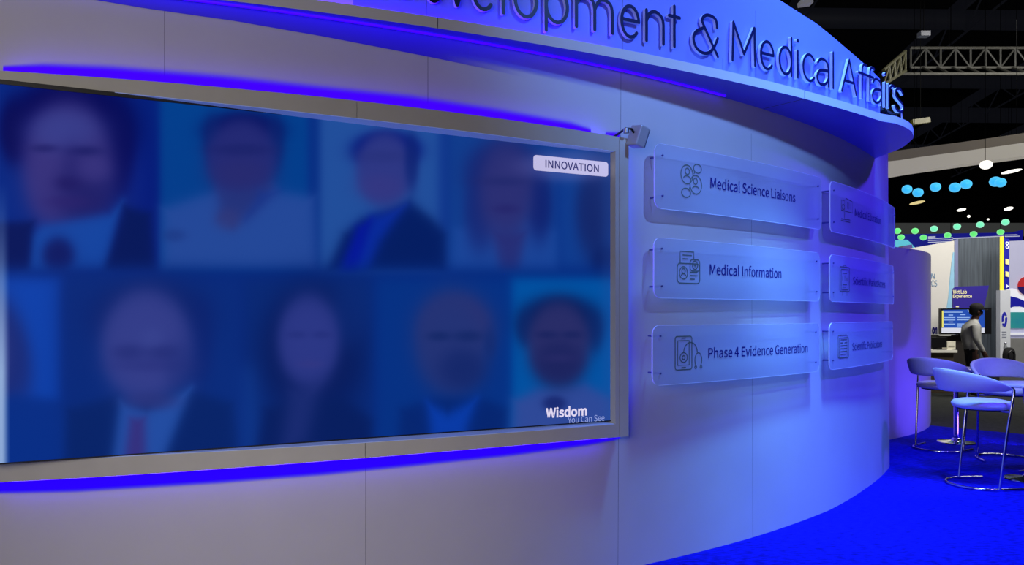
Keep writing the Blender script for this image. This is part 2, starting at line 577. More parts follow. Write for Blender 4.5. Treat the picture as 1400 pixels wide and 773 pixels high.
SKEL = {
 'D': [[(0, 0), (0, 1), (.35, 1)] + arc(.35, .5, .65, .5, 90, -90) + [(0, 0)]],
 'e': [[(0.02, .40), (.99, .40)] + arc(.5, h_, .5, h_, 4, 318)],
 'v': [[(0, XH), (.5, 0), (1, XH)]],
 'l': [[(.5, 0), (.5, 1.04)]],
 'o': [arc(.5, h_, .5, h_, 0, 360, 40)],
 'p': [[(0, -.22), (0, XH)], arc(.5, h_, .5, h_, 0, 360, 40)],
 'd': [[(1, 0), (1, 1.04)], arc(.5, h_, .5, h_, 0, 360, 40)],
 'm': [[(0, 0), (0, XH)], spl([(0, .52), (.12, .69), (.28, XH), (.44, .66), (.5, .48)]) + [(.5, 0)], spl([(.5, .48), (.62, .69), (.78, XH), (.94, .66), (1, .48)]) + [(1, 0)]],
 'n': [[(0, 0), (0, XH)], spl([(0, .48), (.2, .68), (.54, XH), (.9, .64), (1, .46)]) + [(1, 0)]],
 't': [[(.5, 0), (.5, 1.0)], [(0, XH), (1, XH)]],
 '&': [spl([(1, 0), (.42, .70), (.36, .86), (.5, .98), (.72, 1.0), (.92, .93), (.97, .74)]), spl([(1, .46), (.86, .24), (.66, .06), (.4, 0), (.12, .09), (0, .30), (.1, .5), (.4, .64)])],
 'M': [[(0, 0), (.04, 1), (.5, .24), (.96, 1), (1, 0)]],
 'i': [[(.5, 0), (.5, XH)]],
 'c': [arc(.55, h_, .55, h_, 42, 318)],
 'a': [spl([(.06, .60), (.28, .72), (.55, XH), (.86, .68), (1, .48)]) + [(1, 0)], spl([(1, .44), (.6, .43), (.2, .37), (0, .20), (.14, .04), (.4, 0), (.78, .07), (1, .24)])],
 'A': [[(0, 0), (.5, 1), (1, 0)], [(.2, .34), (.8, .34)]],
 'f': [[(.42, 0), (.42, .80)] + spl([(.42, .80), (.5, .97), (.72, 1.04), (1, 1.02)]), [(0, XH), (.92, XH)]],
 'r': [[(0, 0), (0, XH)], spl([(0, .46), (.25, .66), (.6, XH), (1, .72)])],
 's': [spl([(.94, .62), (.72, .72), (.48, XH), (.16, .67), (.06, .54), (.22, .43), (.55, .36), (.88, .28), (.98, .16), (.82, .04), (.5, 0), (.2, .03), (.02, .12)])],
}
def contours(ch, W):
    """outline loops of a round-ended single-stroke letter, metres"""
    g = 0.0035; hw = STROKE / 2
    xs = np.arange(-0.02, W + 0.02 + g, g); ys = np.arange(-0.09, 0.31 + g, g)
    X, Y = np.meshgrid(xs, ys, indexing='ij')
    D_ = np.full(X.shape, 9.0)
    iw = max(W - STROKE, 1e-4)
    for st_ in SKEL[ch]:
        P = [(hw + x * iw if W > STROKE * 1.5 else W / 2, hw + y * (CAPM - STROKE)) for x, y in st_]
        for (x0, y0), (x1, y1) in zip(P, P[1:]):
            ex, ey = x1 - x0, y1 - y0
            t = np.clip(((X - x0) * ex + (Y - y0) * ey) / (ex * ex + ey * ey + 1e-12), 0, 1)
            D_ = np.minimum(D_, np.hypot(X - x0 - t * ex, Y - y0 - t * ey))
    Dn = D_ - hw
    S = Dn < 0
    code = S[:-1, :-1] * 1 + S[1:, :-1] * 2 + S[1:, 1:] * 4 + S[:-1, 1:] * 8
    seg = {}
    def ept(i, j, e_):
        a, b = {0: ((i, j), (i + 1, j)), 1: ((i + 1, j), (i + 1, j + 1)), 2: ((i, j + 1), (i + 1, j + 1)), 3: ((i, j), (i, j + 1))}[e_]
        return (a, b)
    T = {1: [(3, 0)], 2: [(0, 1)], 3: [(3, 1)], 4: [(1, 2)], 5: [(3, 2), (1, 0)], 6: [(0, 2)], 7: [(3, 2)], 8: [(2, 3)], 9: [(2, 0)], 10: [(0, 3), (2, 1)], 11: [(2, 1)], 12: [(1, 3)], 13: [(1, 0)], 14: [(0, 3)]}
    for i, j in zip(*np.nonzero((code > 0) & (code < 15))):
        for a, b in T[int(code[i, j])]:
            seg[ept(i, j, a)] = ept(i, j, b)
    def pos(k):
        (i0, j0), (i1, j1) = k
        d0, d1 = Dn[i0, j0], Dn[i1, j1]; t = d0 / (d0 - d1)
        return (xs[i0] + (xs[i1] - xs[i0]) * t, ys[j0] + (ys[j1] - ys[j0]) * t)
    loops = []
    while seg:
        k = next(iter(seg)); lp_ = []
        while k in seg:
            lp_.append(pos(k)); k = seg.pop(k)
        if len(lp_) > 6: loops.append(lp_)
    return loops
def solid_letter(loops, depth):
    cu = bpy.data.curves.new('stroke', 'CURVE'); cu.dimensions = '2D'; cu.fill_mode = 'BOTH'; cu.extrude = depth / 2
    for lp_ in loops:
        sp = cu.splines.new('POLY'); sp.points.add(len(lp_) - 1); sp.use_cyclic_u = True
        for q, (x, y) in zip(sp.points, lp_): q.co = (x, y, 0, 1)
    ob = bpy.data.objects.new('stroke', cu); COL.objects.link(ob)
    dg = bpy.context.evaluated_depsgraph_get(); dg.update()
    me = bpy.data.meshes.new_from_object(ob.evaluated_get(dg))
    import bmesh
    bm = bmesh.new(); bm.from_mesh(me); bmesh.ops.remove_doubles(bm, verts=bm.verts, dist=1e-5); bm.to_mesh(me); bm.free()
    vs = [v.co.copy() for v in me.vertices]; fs = [tuple(p.vertices) for p in me.polygons]
    bpy.data.objects.remove(ob); bpy.data.curves.remove(cu); bpy.data.meshes.remove(me)
    return vs, fs
LDEP = 0.022
def place_letter(name, loops, t0, W, t1, parent):
    lv, lf = solid_letter(loops, LDEP)
    mb = MB()
    mb.add([cyl(t0 + v.x / W * (t1 - t0), 3.258 + v.y, RLET - LDEP / 2 + v.z, CL) for v in lv], lf)
    mb.m = [0 if min(lv[i].z for i in f) > LDEP * 0.49 else 1 for f in lf]
    return mb.build(name, [M['letter_face'], M['letter_side']], parent)
for ch, x0, x1 in LET:
    t0, t1 = th_px(x0, RLET, CL)[0], th_px(x1, RLET, CL)[0]
    W = (t1 - t0) * RLET
    o = place_letter('letter', contours(ch, W), t0, W, t1, header)
    if ch == 'i':
        place_letter('letter_dot', [[(W / 2 + .0145 * math.cos(q), CAPM * .985 + .0145 * math.sin(q)) for q in lsp(0, 2 * PI, 17)[:-1]]], t0, W, t1, o)
# smoked acrylic bracket that carries the last letters past the fascia end
mb = MB()
sweep(mb, lsp(th_px(1203, RF, CL)[0], th_px(1233, RF, CL)[0], 6), lambda t: [(RF, 3.158), (RF, 3.262), (RF - 0.012, 3.262), (RF - 0.012, 3.158)], CL)
mb.build('bracket', M['dark_glass'], header)
mb = MB()
p = cyl(th_px(1232.5, RF + 0.02, CL)[0], 3.158, RF + 0.02, CL)
mb.tube([p, p + Vector((0, 0, 0.11))], 0.006, 8)
mb.build('bracket_post', M['letter_side'], header)

# ------------------------------------------------------------------ the video wall
vw = thing('video_wall', 'large video screen of blurred portraits in a grey curved frame', 'screen', (0, 0, 0))
D = 0.10
ft = [(-20, 95), (2, 96.6), (100, 104), (440, 132.5), (488, 137.5), (517, 140.5), (560, 145.5), (640, 158), (845, 187), (860, 189.5)]
fti = [(-20, 107), (2, 109), (100, 120), (440, 156.5), (500, 163), (560, 168), (640, 181.5), (845, 207)]
fbi = [(-20, 634), (2, 633), (100, 628), (440, 610), (560, 601.7), (845, 580)]
fbo = [(-20, 661), (2, 660), (98, 654.5), (440, 632), (499, 626.5), (556, 622), (845, 598), (860, 597)]
def smooth_poly(pts, deg=3):
    x = np.array([p[0] for p in pts], float); y = np.array([p[1] for p in pts], float)
    co = np.polyfit((x - 400) / 400, y, deg)
    return lambda q: float(np.polyval(co, (q - 400) / 400))
FT, FTI, FBI, FBO = (smooth_poly(p) for p in (ft, fti, fbi, fbo))
def rail(x0, x1, fa, fb_, n=40):
    mb = MB()
    xsec = {}
    tl = []
    for px in lsp(x0, x1, n):
        t, Y = th_px(px, RW + D)
        tl.append(t); xsec[t] = (z_px(fa(px), Y), z_px(fb_(px), Y))
    sweep(mb, tl, lambda t: [(RW + D, xsec[t][0]), (RW + D, xsec[t][1]), (RW - 0.05, xsec[t][1]), (RW - 0.05, xsec[t][0])])
    return mb
rail(-14, 487.6, FT, FTI).build('top_rail', M['frame'], vw, smooth=35)
rail(488.4, 846.6, FT, FTI).build('top_rail', M['frame'], vw, smooth=35)
rail(-14, 499.0, FBI, FBO).build('bottom_rail', M['frame'], vw, smooth=35)
rail(499.8, 846.6, FBI, FBO).build('bottom_rail', M['frame'], vw, smooth=35)
rail(847.2, 859.5, FT, FBO, 4).build('side_rail', M['frame'], vw, smooth=35)
rail(841.5, 846.6, FTI, FBI, 4).build('side_rail', M['frame'], vw, smooth=35)
rail(-14, 1.5, FTI, FBI, 4).build('side_rail', M['frame'], vw, smooth=35)

# rail ledges with screen light put in as pale colour and emission
M['ledge_glow'] = mat('painted_ledge_glow', lin(170, 185, 225), 0.4, noise=0.04, emit=lin(92, 112, 175), es=0.5)
def ledge_glow_strip(fa, d0, d1, sgn):
    mb = MB(); xs = {}; tl = []
    for px in lsp(6, 840, 40):
        t, Y = th_px(px, RW + D); tl.append(t); xs[t] = z_px(fa(px), Y)
    sweep(mb, tl, lambda t: [(RW + d0, xs[t]), (RW + d1, xs[t]), (RW + d1, xs[t] + sgn * 0.003), (RW + d0, xs[t] + sgn * 0.003)])
    return mb.build('ledge_glow', M['ledge_glow'], vw)
ledge_glow_strip(FTI, D - 0.001, -0.04, -1); ledge_glow_strip(FBI, D - 0.001, -0.04, 1)
# flat screen plane
SA, SB = at(5, 430, 3.313), at(841, 430, 4.66)
SA = SA + (SA - SB) * 0.014
back_n = Vector((-(SB - SA).y, (SB - SA).x, 0)).normalized()
SZ0, SZ1 = 0.959, 2.592
def scr(u, v, d=0.0):
    p = SA + (SB - SA) * u
    return Vector((p.x, p.y, SZ0 + (SZ1 - SZ0) * v)) - back_n * d
def s_uv(px, py):
    # where a sight line from the camera meets the screen plane
    t = (px - HX) / F
    d = SB - SA
    u = (t * SA.y - SA.x) / (d.x - t * d.y)
    Y = SA.y + u * d.y
    return u, (z_px(py, Y) - SZ0) / (SZ1 - SZ0)

def make_screen():
    NU, NV = 420, 240
    U, V = np.meshgrid(np.linspace(0, 1, NU), np.linspace(0, 1, NV), indexing='ij')
    X = SA.x + (SB.x - SA.x) * U; Y = SA.y + (SB.y - SA.y) * U; Z = SZ0 + (SZ1 - SZ0) * V
    PX = HX + F * X / Y; PY = HY - F * (Z - EYE) / Y
    im = np.zeros((NU, NV, 3)); im[:] = (6, 38, 125)
    def sm(d, w):
        return 1 / (1 + np.exp(np.clip(d / w, -40, 40)))
    def blend(mask, c, a=1.0):
        nonlocal im
        mk = np.clip(mask * a, 0, 1)[..., None]
        im = im * (1 - mk) + np.array(c, float) * mk
    def rect(x0, x1, y0, y1, c, w=3.0, a=1.0):
        m_ = sm(x0 - PX, w) * sm(PX - x1, w) * sm(y0 - PY, w) * sm(PY - y1, w)
        blend(m_, c, a)
    def ell(cx, cy, rx, ry, c, w=0.16, a=1.0, rot=0.0):
        dx, dy = PX - cx, PY - cy
        if rot:
            r_ = math.radians(rot); dx, dy = dx * math.cos(r_) + dy * math.sin(r_), -dx * math.sin(r_) + dy * math.cos(r_)
        d = np.sqrt((dx / rx) ** 2 + (dy / ry) ** 2) - 1
        blend(sm(d, w * 0.5), c, a)
    def poly(pts, c, w=5.0, a=1.0, clip=None):
        # signed distance to a polygon
        d2 = np.full(PX.shape, 1e9); ins = np.zeros(PX.shape, bool)
        n = len(pts)
        for i in range(n):
            x0, y0 = pts[i]; x1, y1 = pts[(i + 1) % n]
            ex, ey = x1 - x0, y1 - y0
            t = np.clip(((PX - x0) * ex + (PY - y0) * ey) / (ex * ex + ey * ey + 1e-9), 0, 1)
            d2 = np.minimum(d2, (PX - x0 - t * ex) ** 2 + (PY - y0 - t * ey) ** 2)
            cond = ((y0 > PY) != (y1 > PY)) & (PX < (x1 - x0) * (PY - y0) / ((y1 - y0) if abs(y1 - y0) > 1e-9 else 1e-9) + x0)
            ins ^= cond
        d = np.sqrt(d2); d = np.where(ins, -d, d)
        mk = sm(d, w * 0.5)
        if clip is not None: mk = mk * clip
        blend(mk, c, a)
    top = sm(PY - 372, 2.5)          # rows
    # ---------------- upper row
    rect(-60, 219, 60, 372, (5, 30, 124), 4)
    rect(-60, 60, 60, 372, (4, 52, 142), 22, .55)
    rect(190, 222, 60, 372, (2, 22, 118), 6, .6)
    ell(150, 250, 40, 60, (14, 44, 145), .5, .6)
    ell(95, 175, 92, 66, (2, 4, 82), .2)
    ell(160, 205, 24, 62, (6, 10, 88), .35, .9)
    ell(18, 180, 16, 40, (4, 8, 84), .4, .9)
    ell(92, 232, 62, 92, (58, 52, 128), .22)
    ell(86, 178, 44, 26, (58, 66, 146), .5, .8)
    ell(122, 275, 40, 52, (22, 24, 98), .55, .75)
    ell(60, 203, 17, 5, (34, 34, 106), .7, .85); ell(116, 207, 20, 6, (26, 28, 100), .7, .85)
    ell(94, 250, 15, 9, (26, 20, 92), .7, .7); ell(92, 276, 26, 8, (44, 34, 110), .6, .6)
    ell(98, 226, 12, 24, (36, 34, 110), .7, .5)
    ell(128, 232, 20, 16, (70, 62, 140), .6, .5)
    poly([(38, 322), (60, 308), (150, 292), (168, 275), (150, 376), (30, 376)], (20, 72, 166), 8, .95, top)
    poly([(-20, 305), (46, 303), (40, 376), (-20, 376)], (5, 22, 92), 6, 1, top)
    poly([(170, 282), (206, 292), (214, 376), (140, 376)], (5, 24, 92), 7, 1, top)
    ell(80, 350, 21, 24, (14, 26, 100), .4)
    rect(219, 433, 60, 372, (2, 62, 142), 3)
    rect(224, 420, 60, 180, (0, 72, 150), 30, .5)
    rect(421, 436, 60, 372, (8, 44, 130), 3, .9)
    poly([(222, 285), (290, 262), (300, 252), (370, 250), (385, 262), (430, 270), (434, 374), (222, 374)], (38, 74, 156), 9, .95, top)
    ell(333, 178, 52, 26, (6, 18, 96), .3)
    ell(290, 192, 12, 30, (10, 34, 110), .5, .8); ell(376, 196, 12, 34, (10, 34, 110), .5, .8)
    ell(330, 218, 48, 54, (36, 42, 118), .2)
    ell(330, 205, 38, 8, (26, 34, 106), .5, .7)
    ell(328, 240, 36, 22, (42, 44, 112), .5, .6)
    poly([(300, 262), (368, 256), (345, 290), (318, 310), (300, 300)], (36, 50, 122), 9, .9)
    ell(312, 300, 16, 14, (52, 58, 124), .5, .6)
    poly([(355, 262), (380, 262), (336, 300)], (24, 52, 138), 8, .8)
    ell(238, 322, 14, 8, (24, 50, 124), .6, .5)
    rect(437, 613, 60, 374, (34, 80, 158), 3)
    rect(600, 622, 60, 374, (12, 48, 138), 4, .8)
    poly([(446, 374), (470, 320), (495, 300), (560, 275), (592, 300), (612, 320), (614, 378)], (4, 30, 100), 8, 1, top)
    poly([(508, 296), (555, 280), (520, 330), (500, 378), (466, 378)], (8, 44, 160), 8, .95, top)
    poly([(488, 310), (508, 300), (494, 350), (484, 378), (462, 378)], (4, 22, 158), 7, .9, top)
    ell(528, 205, 47, 26, (6, 24, 120), .25)
    ell(526, 232, 39, 50, (46, 56, 134), .2)
    ell(522, 214, 30, 8, (38, 48, 122), .6, .5); ell(520, 256, 28, 16, (56, 56, 132), .5, .6)
    ell(563, 222, 9, 34, (14, 36, 116), .5, .8)
    rect(613, 763, 60, 374, (17, 62, 144), 4)
    poly([(618, 374), (622, 315), (660, 300), (735, 300), (762, 318), (764, 376)], (28, 72, 158), 8, .9, top)
    ell(690, 236, 52, 44, (22, 38, 114), .3)
    ell(656, 290, 20, 50, (22, 40, 118), .45, .9); ell(738, 280, 17, 46, (16, 34, 112), .45, .95)
    ell(692, 262, 36, 66, (44, 48, 118), .3)
    ell(690, 248, 32, 6, (32, 40, 108), .6, .6); ell(692, 286, 16, 6, (36, 36, 106), .6, .6)
    poly([(676, 318), (718, 318), (708, 376), (684, 376)], (40, 44, 116), 8, .85, top)
    rect(763, 850, 60, 374, (16, 62, 146), 5)
    ell(815, 290, 27, 64, (20, 40, 108), .35); ell(830, 250, 24, 40, (24, 44, 112), .5, .8)
    ell(832, 362, 22, 28, (12, 30, 96), .4)
    rect(-60, 850, 365, 382, (5, 42, 126), 5, .8)
    # ---------------- lower row
    low = sm(380 - PY, 2.5)
    rect(-60, 86, 380, 680, (12, 66, 174), 5)
    ell(2, 480, 38, 80, (26, 42, 118), .3, .95, rot=-12); ell(0, 485, 14, 40, (44, 56, 130), .5, .8)
    poly([(-30, 560), (20, 540), (90, 548), (92, 660), (-30, 660)], (6, 46, 134), 8, .95)
    rect(87, 333, 380, 680, (8, 44, 126), 6)
    rect(88, 140, 380, 560, (6, 40, 122), 12, .7)
    ell(206, 434, 76, 50, (10, 32, 106), .35); ell(272, 470, 18, 50, (10, 34, 112), .5, .7)
    ell(200, 474, 62, 78, (52, 62, 140), .2)
    ell(176, 482, 20, 10, (34, 44, 118), .6, .7); ell(222, 482, 20, 10, (34, 44, 118), .6, .7)
    ell(205, 500, 46, 8, (38, 46, 122), .7, .5); ell(208, 462, 14, 12, (58, 70, 148), .6, .5)
    ell(250, 510, 22, 40, (28, 44, 120), .5, .5)
    poly([(88, 660), (92, 560), (160, 542), (180, 555), (262, 535), (318, 552), (334, 660)], (6, 36, 106), 8, .95)
    poly([(164, 548), (200, 560), (262, 530), (212, 660), (150, 660)], (36, 80, 168), 8, .95)
    ell(206, 548, 34, 12, (44, 54, 128), .5, .8)
    poly([(178, 572), (198, 572), (200, 660), (166, 660)], (56, 44, 122), 7, .85)
    rect(333, 513, 380, 680, (8, 42, 120), 5)
    rect(333, 352, 500, 640, (16, 64, 152), 7, .7)
    ell(428, 480, 72, 92, (7, 28, 94), .28)
    ell(478, 432, 26, 40, (12, 44, 122), .5, .6)
    ell(422, 466, 42, 62, (44, 56, 136), .22)
    ell(405, 458, 12, 5, (34, 46, 122), .6, .6); ell(440, 458, 12, 5, (34, 46, 122), .6, .6); ell(424, 498, 16, 5, (52, 56, 132), .6, .6)
    poly([(345, 650), (362, 560), (400, 545), (470, 545), (512, 575), (514, 650)], (6, 30, 96), 9, .95)
    poly([(395, 535), (440, 520), (420, 600), (380, 640)], (38, 52, 128), 12, .6)
    rect(513, 699, 380, 680, (5, 50, 134), 5)
    ell(624, 445, 46, 40, (52, 50, 112), .35)
    ell(617, 470, 50, 70, (36, 52, 120), .25)
    ell(600, 460, 14, 6, (20, 40, 104), .6, .8); ell(640, 460, 18, 7, (20, 40, 104), .6, .8)
    ell(632, 505, 30, 26, (18, 38, 106), .5, .8); ell(670, 470, 8, 18, (20, 44, 114), .6, .8)
    poly([(540, 650), (548, 560), (590, 545), (660, 545), (696, 560), (700, 650)], (5, 38, 114), 8, .95)
    poly([(584, 550), (612, 566), (652, 545), (634, 600), (590, 600)], (8, 62, 176), 8, .9)
    rect(699, 850, 380, 680, (0, 84, 166), 4)
    ell(765, 440, 56, 36, (10, 30, 92), .28); ell(718, 450, 12, 22, (12, 38, 104), .5, .8); ell(812, 455, 13, 26, (12, 38, 104), .5, .8)
    poly([(696, 650), (702, 548), (735, 532), (800, 525), (838, 545), (850, 640)], (50, 74, 154), 8, .95)
    ell(764, 470, 42, 56, (42, 46, 106), .2)
    ell(764, 498, 34, 30, (26, 34, 94), .4, .8); ell(764, 490, 18, 5, (50, 48, 112), .8, .4)
    ell(748, 458, 13, 5, (26, 36, 96), .6, .8); ell(782, 458, 13, 5, (26, 36, 96), .6, .8)
    ell(758, 552, 15, 10, (24, 40, 112), .4, .9)
    # caption box and soft bloom round it
    ell(780, 227, 64, 20, (120, 120, 190), .35, .4)
    rect(824, 843, 200, 600, (40, 80, 160), 4, .35)
    # pale strip at the left edge of the picture
    e_ = np.clip((13 - PX) / 9, 0, 1) * np.clip((PY - 250) / 260, 0, 1)
    blend(e_, (150, 178, 222), .95)
    g = im / 255.0
    L = np.where(g <= 0.04045, g / 12.92, ((g + 0.055) / 1.055) ** 2.4)
    vs = np.stack([X, Y, Z], -1).reshape(-1, 3)
    idx = np.arange(NU * NV).reshape(NU, NV)
    fs = np.stack([idx[:-1, :-1], idx[1:, :-1], idx[1:, 1:], idx[:-1, 1:]], -1).reshape(-1, 4)
    me = bpy.data.meshes.new('screen')
    me.from_pydata(vs.tolist(), [], fs.tolist())
    ca = me.color_attributes.new('Col', 'FLOAT_COLOR', 'POINT')
    buf = np.ones((NU * NV, 4), np.float32); buf[:, :3] = L.reshape(-1, 3)
    ca.data.foreach_set('color', buf.ravel())
    me.materials.append(attr_emission('screen_image', 0.95))
    me.update()
    o = bpy.data.objects.new('screen', me); COL.objects.link(o); o.parent = vw
    return o
make_screen()
# dark bezel round the picture
mb = MB()
for (u0, u1, v0, v1) in ((-0.004, 1.004, -0.0035, 0.0), (-0.004, 1.004, 1.0, 1.012), (1.0, 1.004, 0, 1), (-0.004, 0.0, 0, 1)):
    vs = [scr(u, v, d) for d in (0.006, -0.03) for u, v in ((u0, v0), (u1, v0), (u1, v1), (u0, v1))]
    mb.add(vs, [(0, 1, 2, 3), (7, 6, 5, 4), (0, 4, 5, 1), (1, 5, 6, 2), (2, 6, 7, 3), (3, 7, 4, 0)])
mb.build('bezel', M['black'], vw)
# caption plate
def rrect(u0, u1, v0, v1, ru, rv, n=6):
    out = []
    for cx, cy, a0 in ((u1 - ru, v1 - rv, 0), (u0 + ru, v1 - rv, 90), (u0 + ru, v0 + rv, 180), (u1 - ru, v0 + rv, 270)):
        for k in range(n + 1):
            a = math.radians(a0 + 90 * k / n)
            out.append((cx + ru * math.cos(a), cy + rv * math.sin(a)))
    return out
ua, va = s_uv(729, 224); ub, vb = s_uv(831, 231)
vt = s_uv(780, 217)[1]; vbm = s_uv(780, 237.5)[1]
mb = MB(); mb.prism(rrect(ua, ub, vbm, vt, 0.006, 0.012), 0.002, 0.004, lambda u, v, d: scr(u, v, d))
cap_o = mb.build('caption_bar', emis('caption_white', lin(196, 190, 222), 0.9), vw)
mb = MB()
u0, _ = s_uv(745, 225); u1, _ = s_uv(818, 230)
vc0 = s_uv(780, 232.5)[1]; vc1 = s_uv(780, 222.5)[1]
put_text(mb, 'INNOVATION', u0, u1, vc0, vc1 - vc0, lambda u, v, d: scr(u, v, 0.006), offset=0.006)
mb.build('caption_text', emis('caption_navy', lin(50, 50, 110), 0.8), vw)
mb = MB()
u0, _ = s_uv(746, 566); u1, _ = s_uv(802, 566)
v0 = s_uv(746, 571.5)[1]; v1 = s_uv(746, 559)[1]
put_text(mb, 'Wisdom', u0, u1, v0, v1 - v0, lambda u, v, d: scr(u, v, 0.003), offset=0.012)
mb.build('title_text', emis('title_white', lin(222, 214, 236), 0.95), vw)
u0, _ = s_uv(776, 576); u1, _ = s_uv(826, 576)
v0 = s_uv(776, 579)[1]; v1 = s_uv(776, 570.5)[1]
text_parts('subtitle_text', 'You Can See', u0, u1, v0, v1 - v0, lambda u, v, d: scr(u, v, 0.003), emis('subtitle_pale', lin(150, 165, 220), 0.9), vw)

# LED strips hidden behind the frame edges
def led_edge(x0, x1, fn, dz, n=40):
    mb = MB(); zz = {}; tl = []
    for px in lsp(x0, x1, n):
        t, Y = th_px(px, RW + D); tl.append(t); zz[t] = z_px(fn(px), Y)
    sweep(mb, tl, lambda t: [(RW + 0.030, zz[t] - 0.002), (RW + 0.050, zz[t] - 0.002), (RW + 0.050, zz[t] + dz), (RW + 0.030, zz[t] + dz)])
    return mb
led_edge(0, 838, FT, 0.006).build('light_strip', M['led'], vw)
led_edge(-10, 838, FBO, -0.010).build('light_strip', M['led'], vw)
def edge_glow_mat(name, col):
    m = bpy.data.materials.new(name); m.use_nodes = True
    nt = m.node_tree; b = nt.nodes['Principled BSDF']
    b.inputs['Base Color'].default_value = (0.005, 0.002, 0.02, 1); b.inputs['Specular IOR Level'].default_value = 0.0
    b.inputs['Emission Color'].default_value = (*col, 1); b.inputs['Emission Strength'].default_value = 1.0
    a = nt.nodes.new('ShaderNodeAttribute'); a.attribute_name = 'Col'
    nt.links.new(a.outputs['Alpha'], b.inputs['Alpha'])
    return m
M['edge_glow'] = edge_glow_mat('painted_led_glow', lin(66, 0, 255)); M['edge_glow_low'] = edge_glow_mat('painted_led_glow_low', lin(40, 0, 255))
def edge_glow_band(pts, m, fade_top, core):
    # LED glow on the wall painted as an emissive band, softening away from the frame; pts = (px, upper row, lower row)
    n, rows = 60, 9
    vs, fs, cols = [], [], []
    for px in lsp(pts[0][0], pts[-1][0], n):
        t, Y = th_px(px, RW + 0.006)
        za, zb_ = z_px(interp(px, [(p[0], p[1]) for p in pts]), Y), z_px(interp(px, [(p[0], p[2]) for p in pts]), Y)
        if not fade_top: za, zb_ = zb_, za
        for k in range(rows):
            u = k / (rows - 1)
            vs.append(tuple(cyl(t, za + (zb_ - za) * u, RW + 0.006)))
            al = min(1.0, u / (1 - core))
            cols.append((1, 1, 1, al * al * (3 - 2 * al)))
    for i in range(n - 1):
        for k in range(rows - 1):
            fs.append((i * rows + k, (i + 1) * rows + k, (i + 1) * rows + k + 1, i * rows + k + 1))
    me = bpy.data.meshes.new('painted_edge_glow'); me.from_pydata(vs, [], fs)
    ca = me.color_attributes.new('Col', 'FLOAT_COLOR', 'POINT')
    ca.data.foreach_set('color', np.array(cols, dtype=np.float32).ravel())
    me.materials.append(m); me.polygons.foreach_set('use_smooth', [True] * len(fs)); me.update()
    o = bpy.data.objects.new('painted_edge_glow', me); COL.objects.link(o); o.parent = vw
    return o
edge_glow_band([(4, 88, 99), (60, 83, 105), (150, 85, 113), (300, 97, 127), (440, 113, 140), (560, 125, 153), (680, 144, 170), (780, 163, 183), (808, 174, 186)], M['edge_glow'], True, 0.5)
edge_glow_band([(828, 178, 189), (847, 178, 191)], M['edge_glow'], True, 0.5)
edge_glow_band([(-14, 652, 677), (100, 646, 675), (300, 633, 663), (440, 622, 652), (560, 612, 640), (700, 600, 625), (800, 591, 611), (848, 588, 601.5)], M['edge_glow_low'], False, 0.78)
mb = MB()
t, Y = th_px(859.5, RW + D)
sweep(mb, [t + 0.0006, t + 0.0018], lambda q: [(RW + 0.030, 0.95), (RW + 0.045, 0.95), (RW + 0.045, 2.60), (RW + 0.030, 2.60)])
mb.build('light_strip', M['led'], vw)

# ------------------------------------------------------------------ acrylic topic signs
DP = 0.10
RP = RW + DP
def plate_fn(th_a, th_b, z0, z1, r):
    return lambda u, v, d: cyl(th_a + (th_b - th_a) * u, z0 + (z1 - z0) * v, r + d)

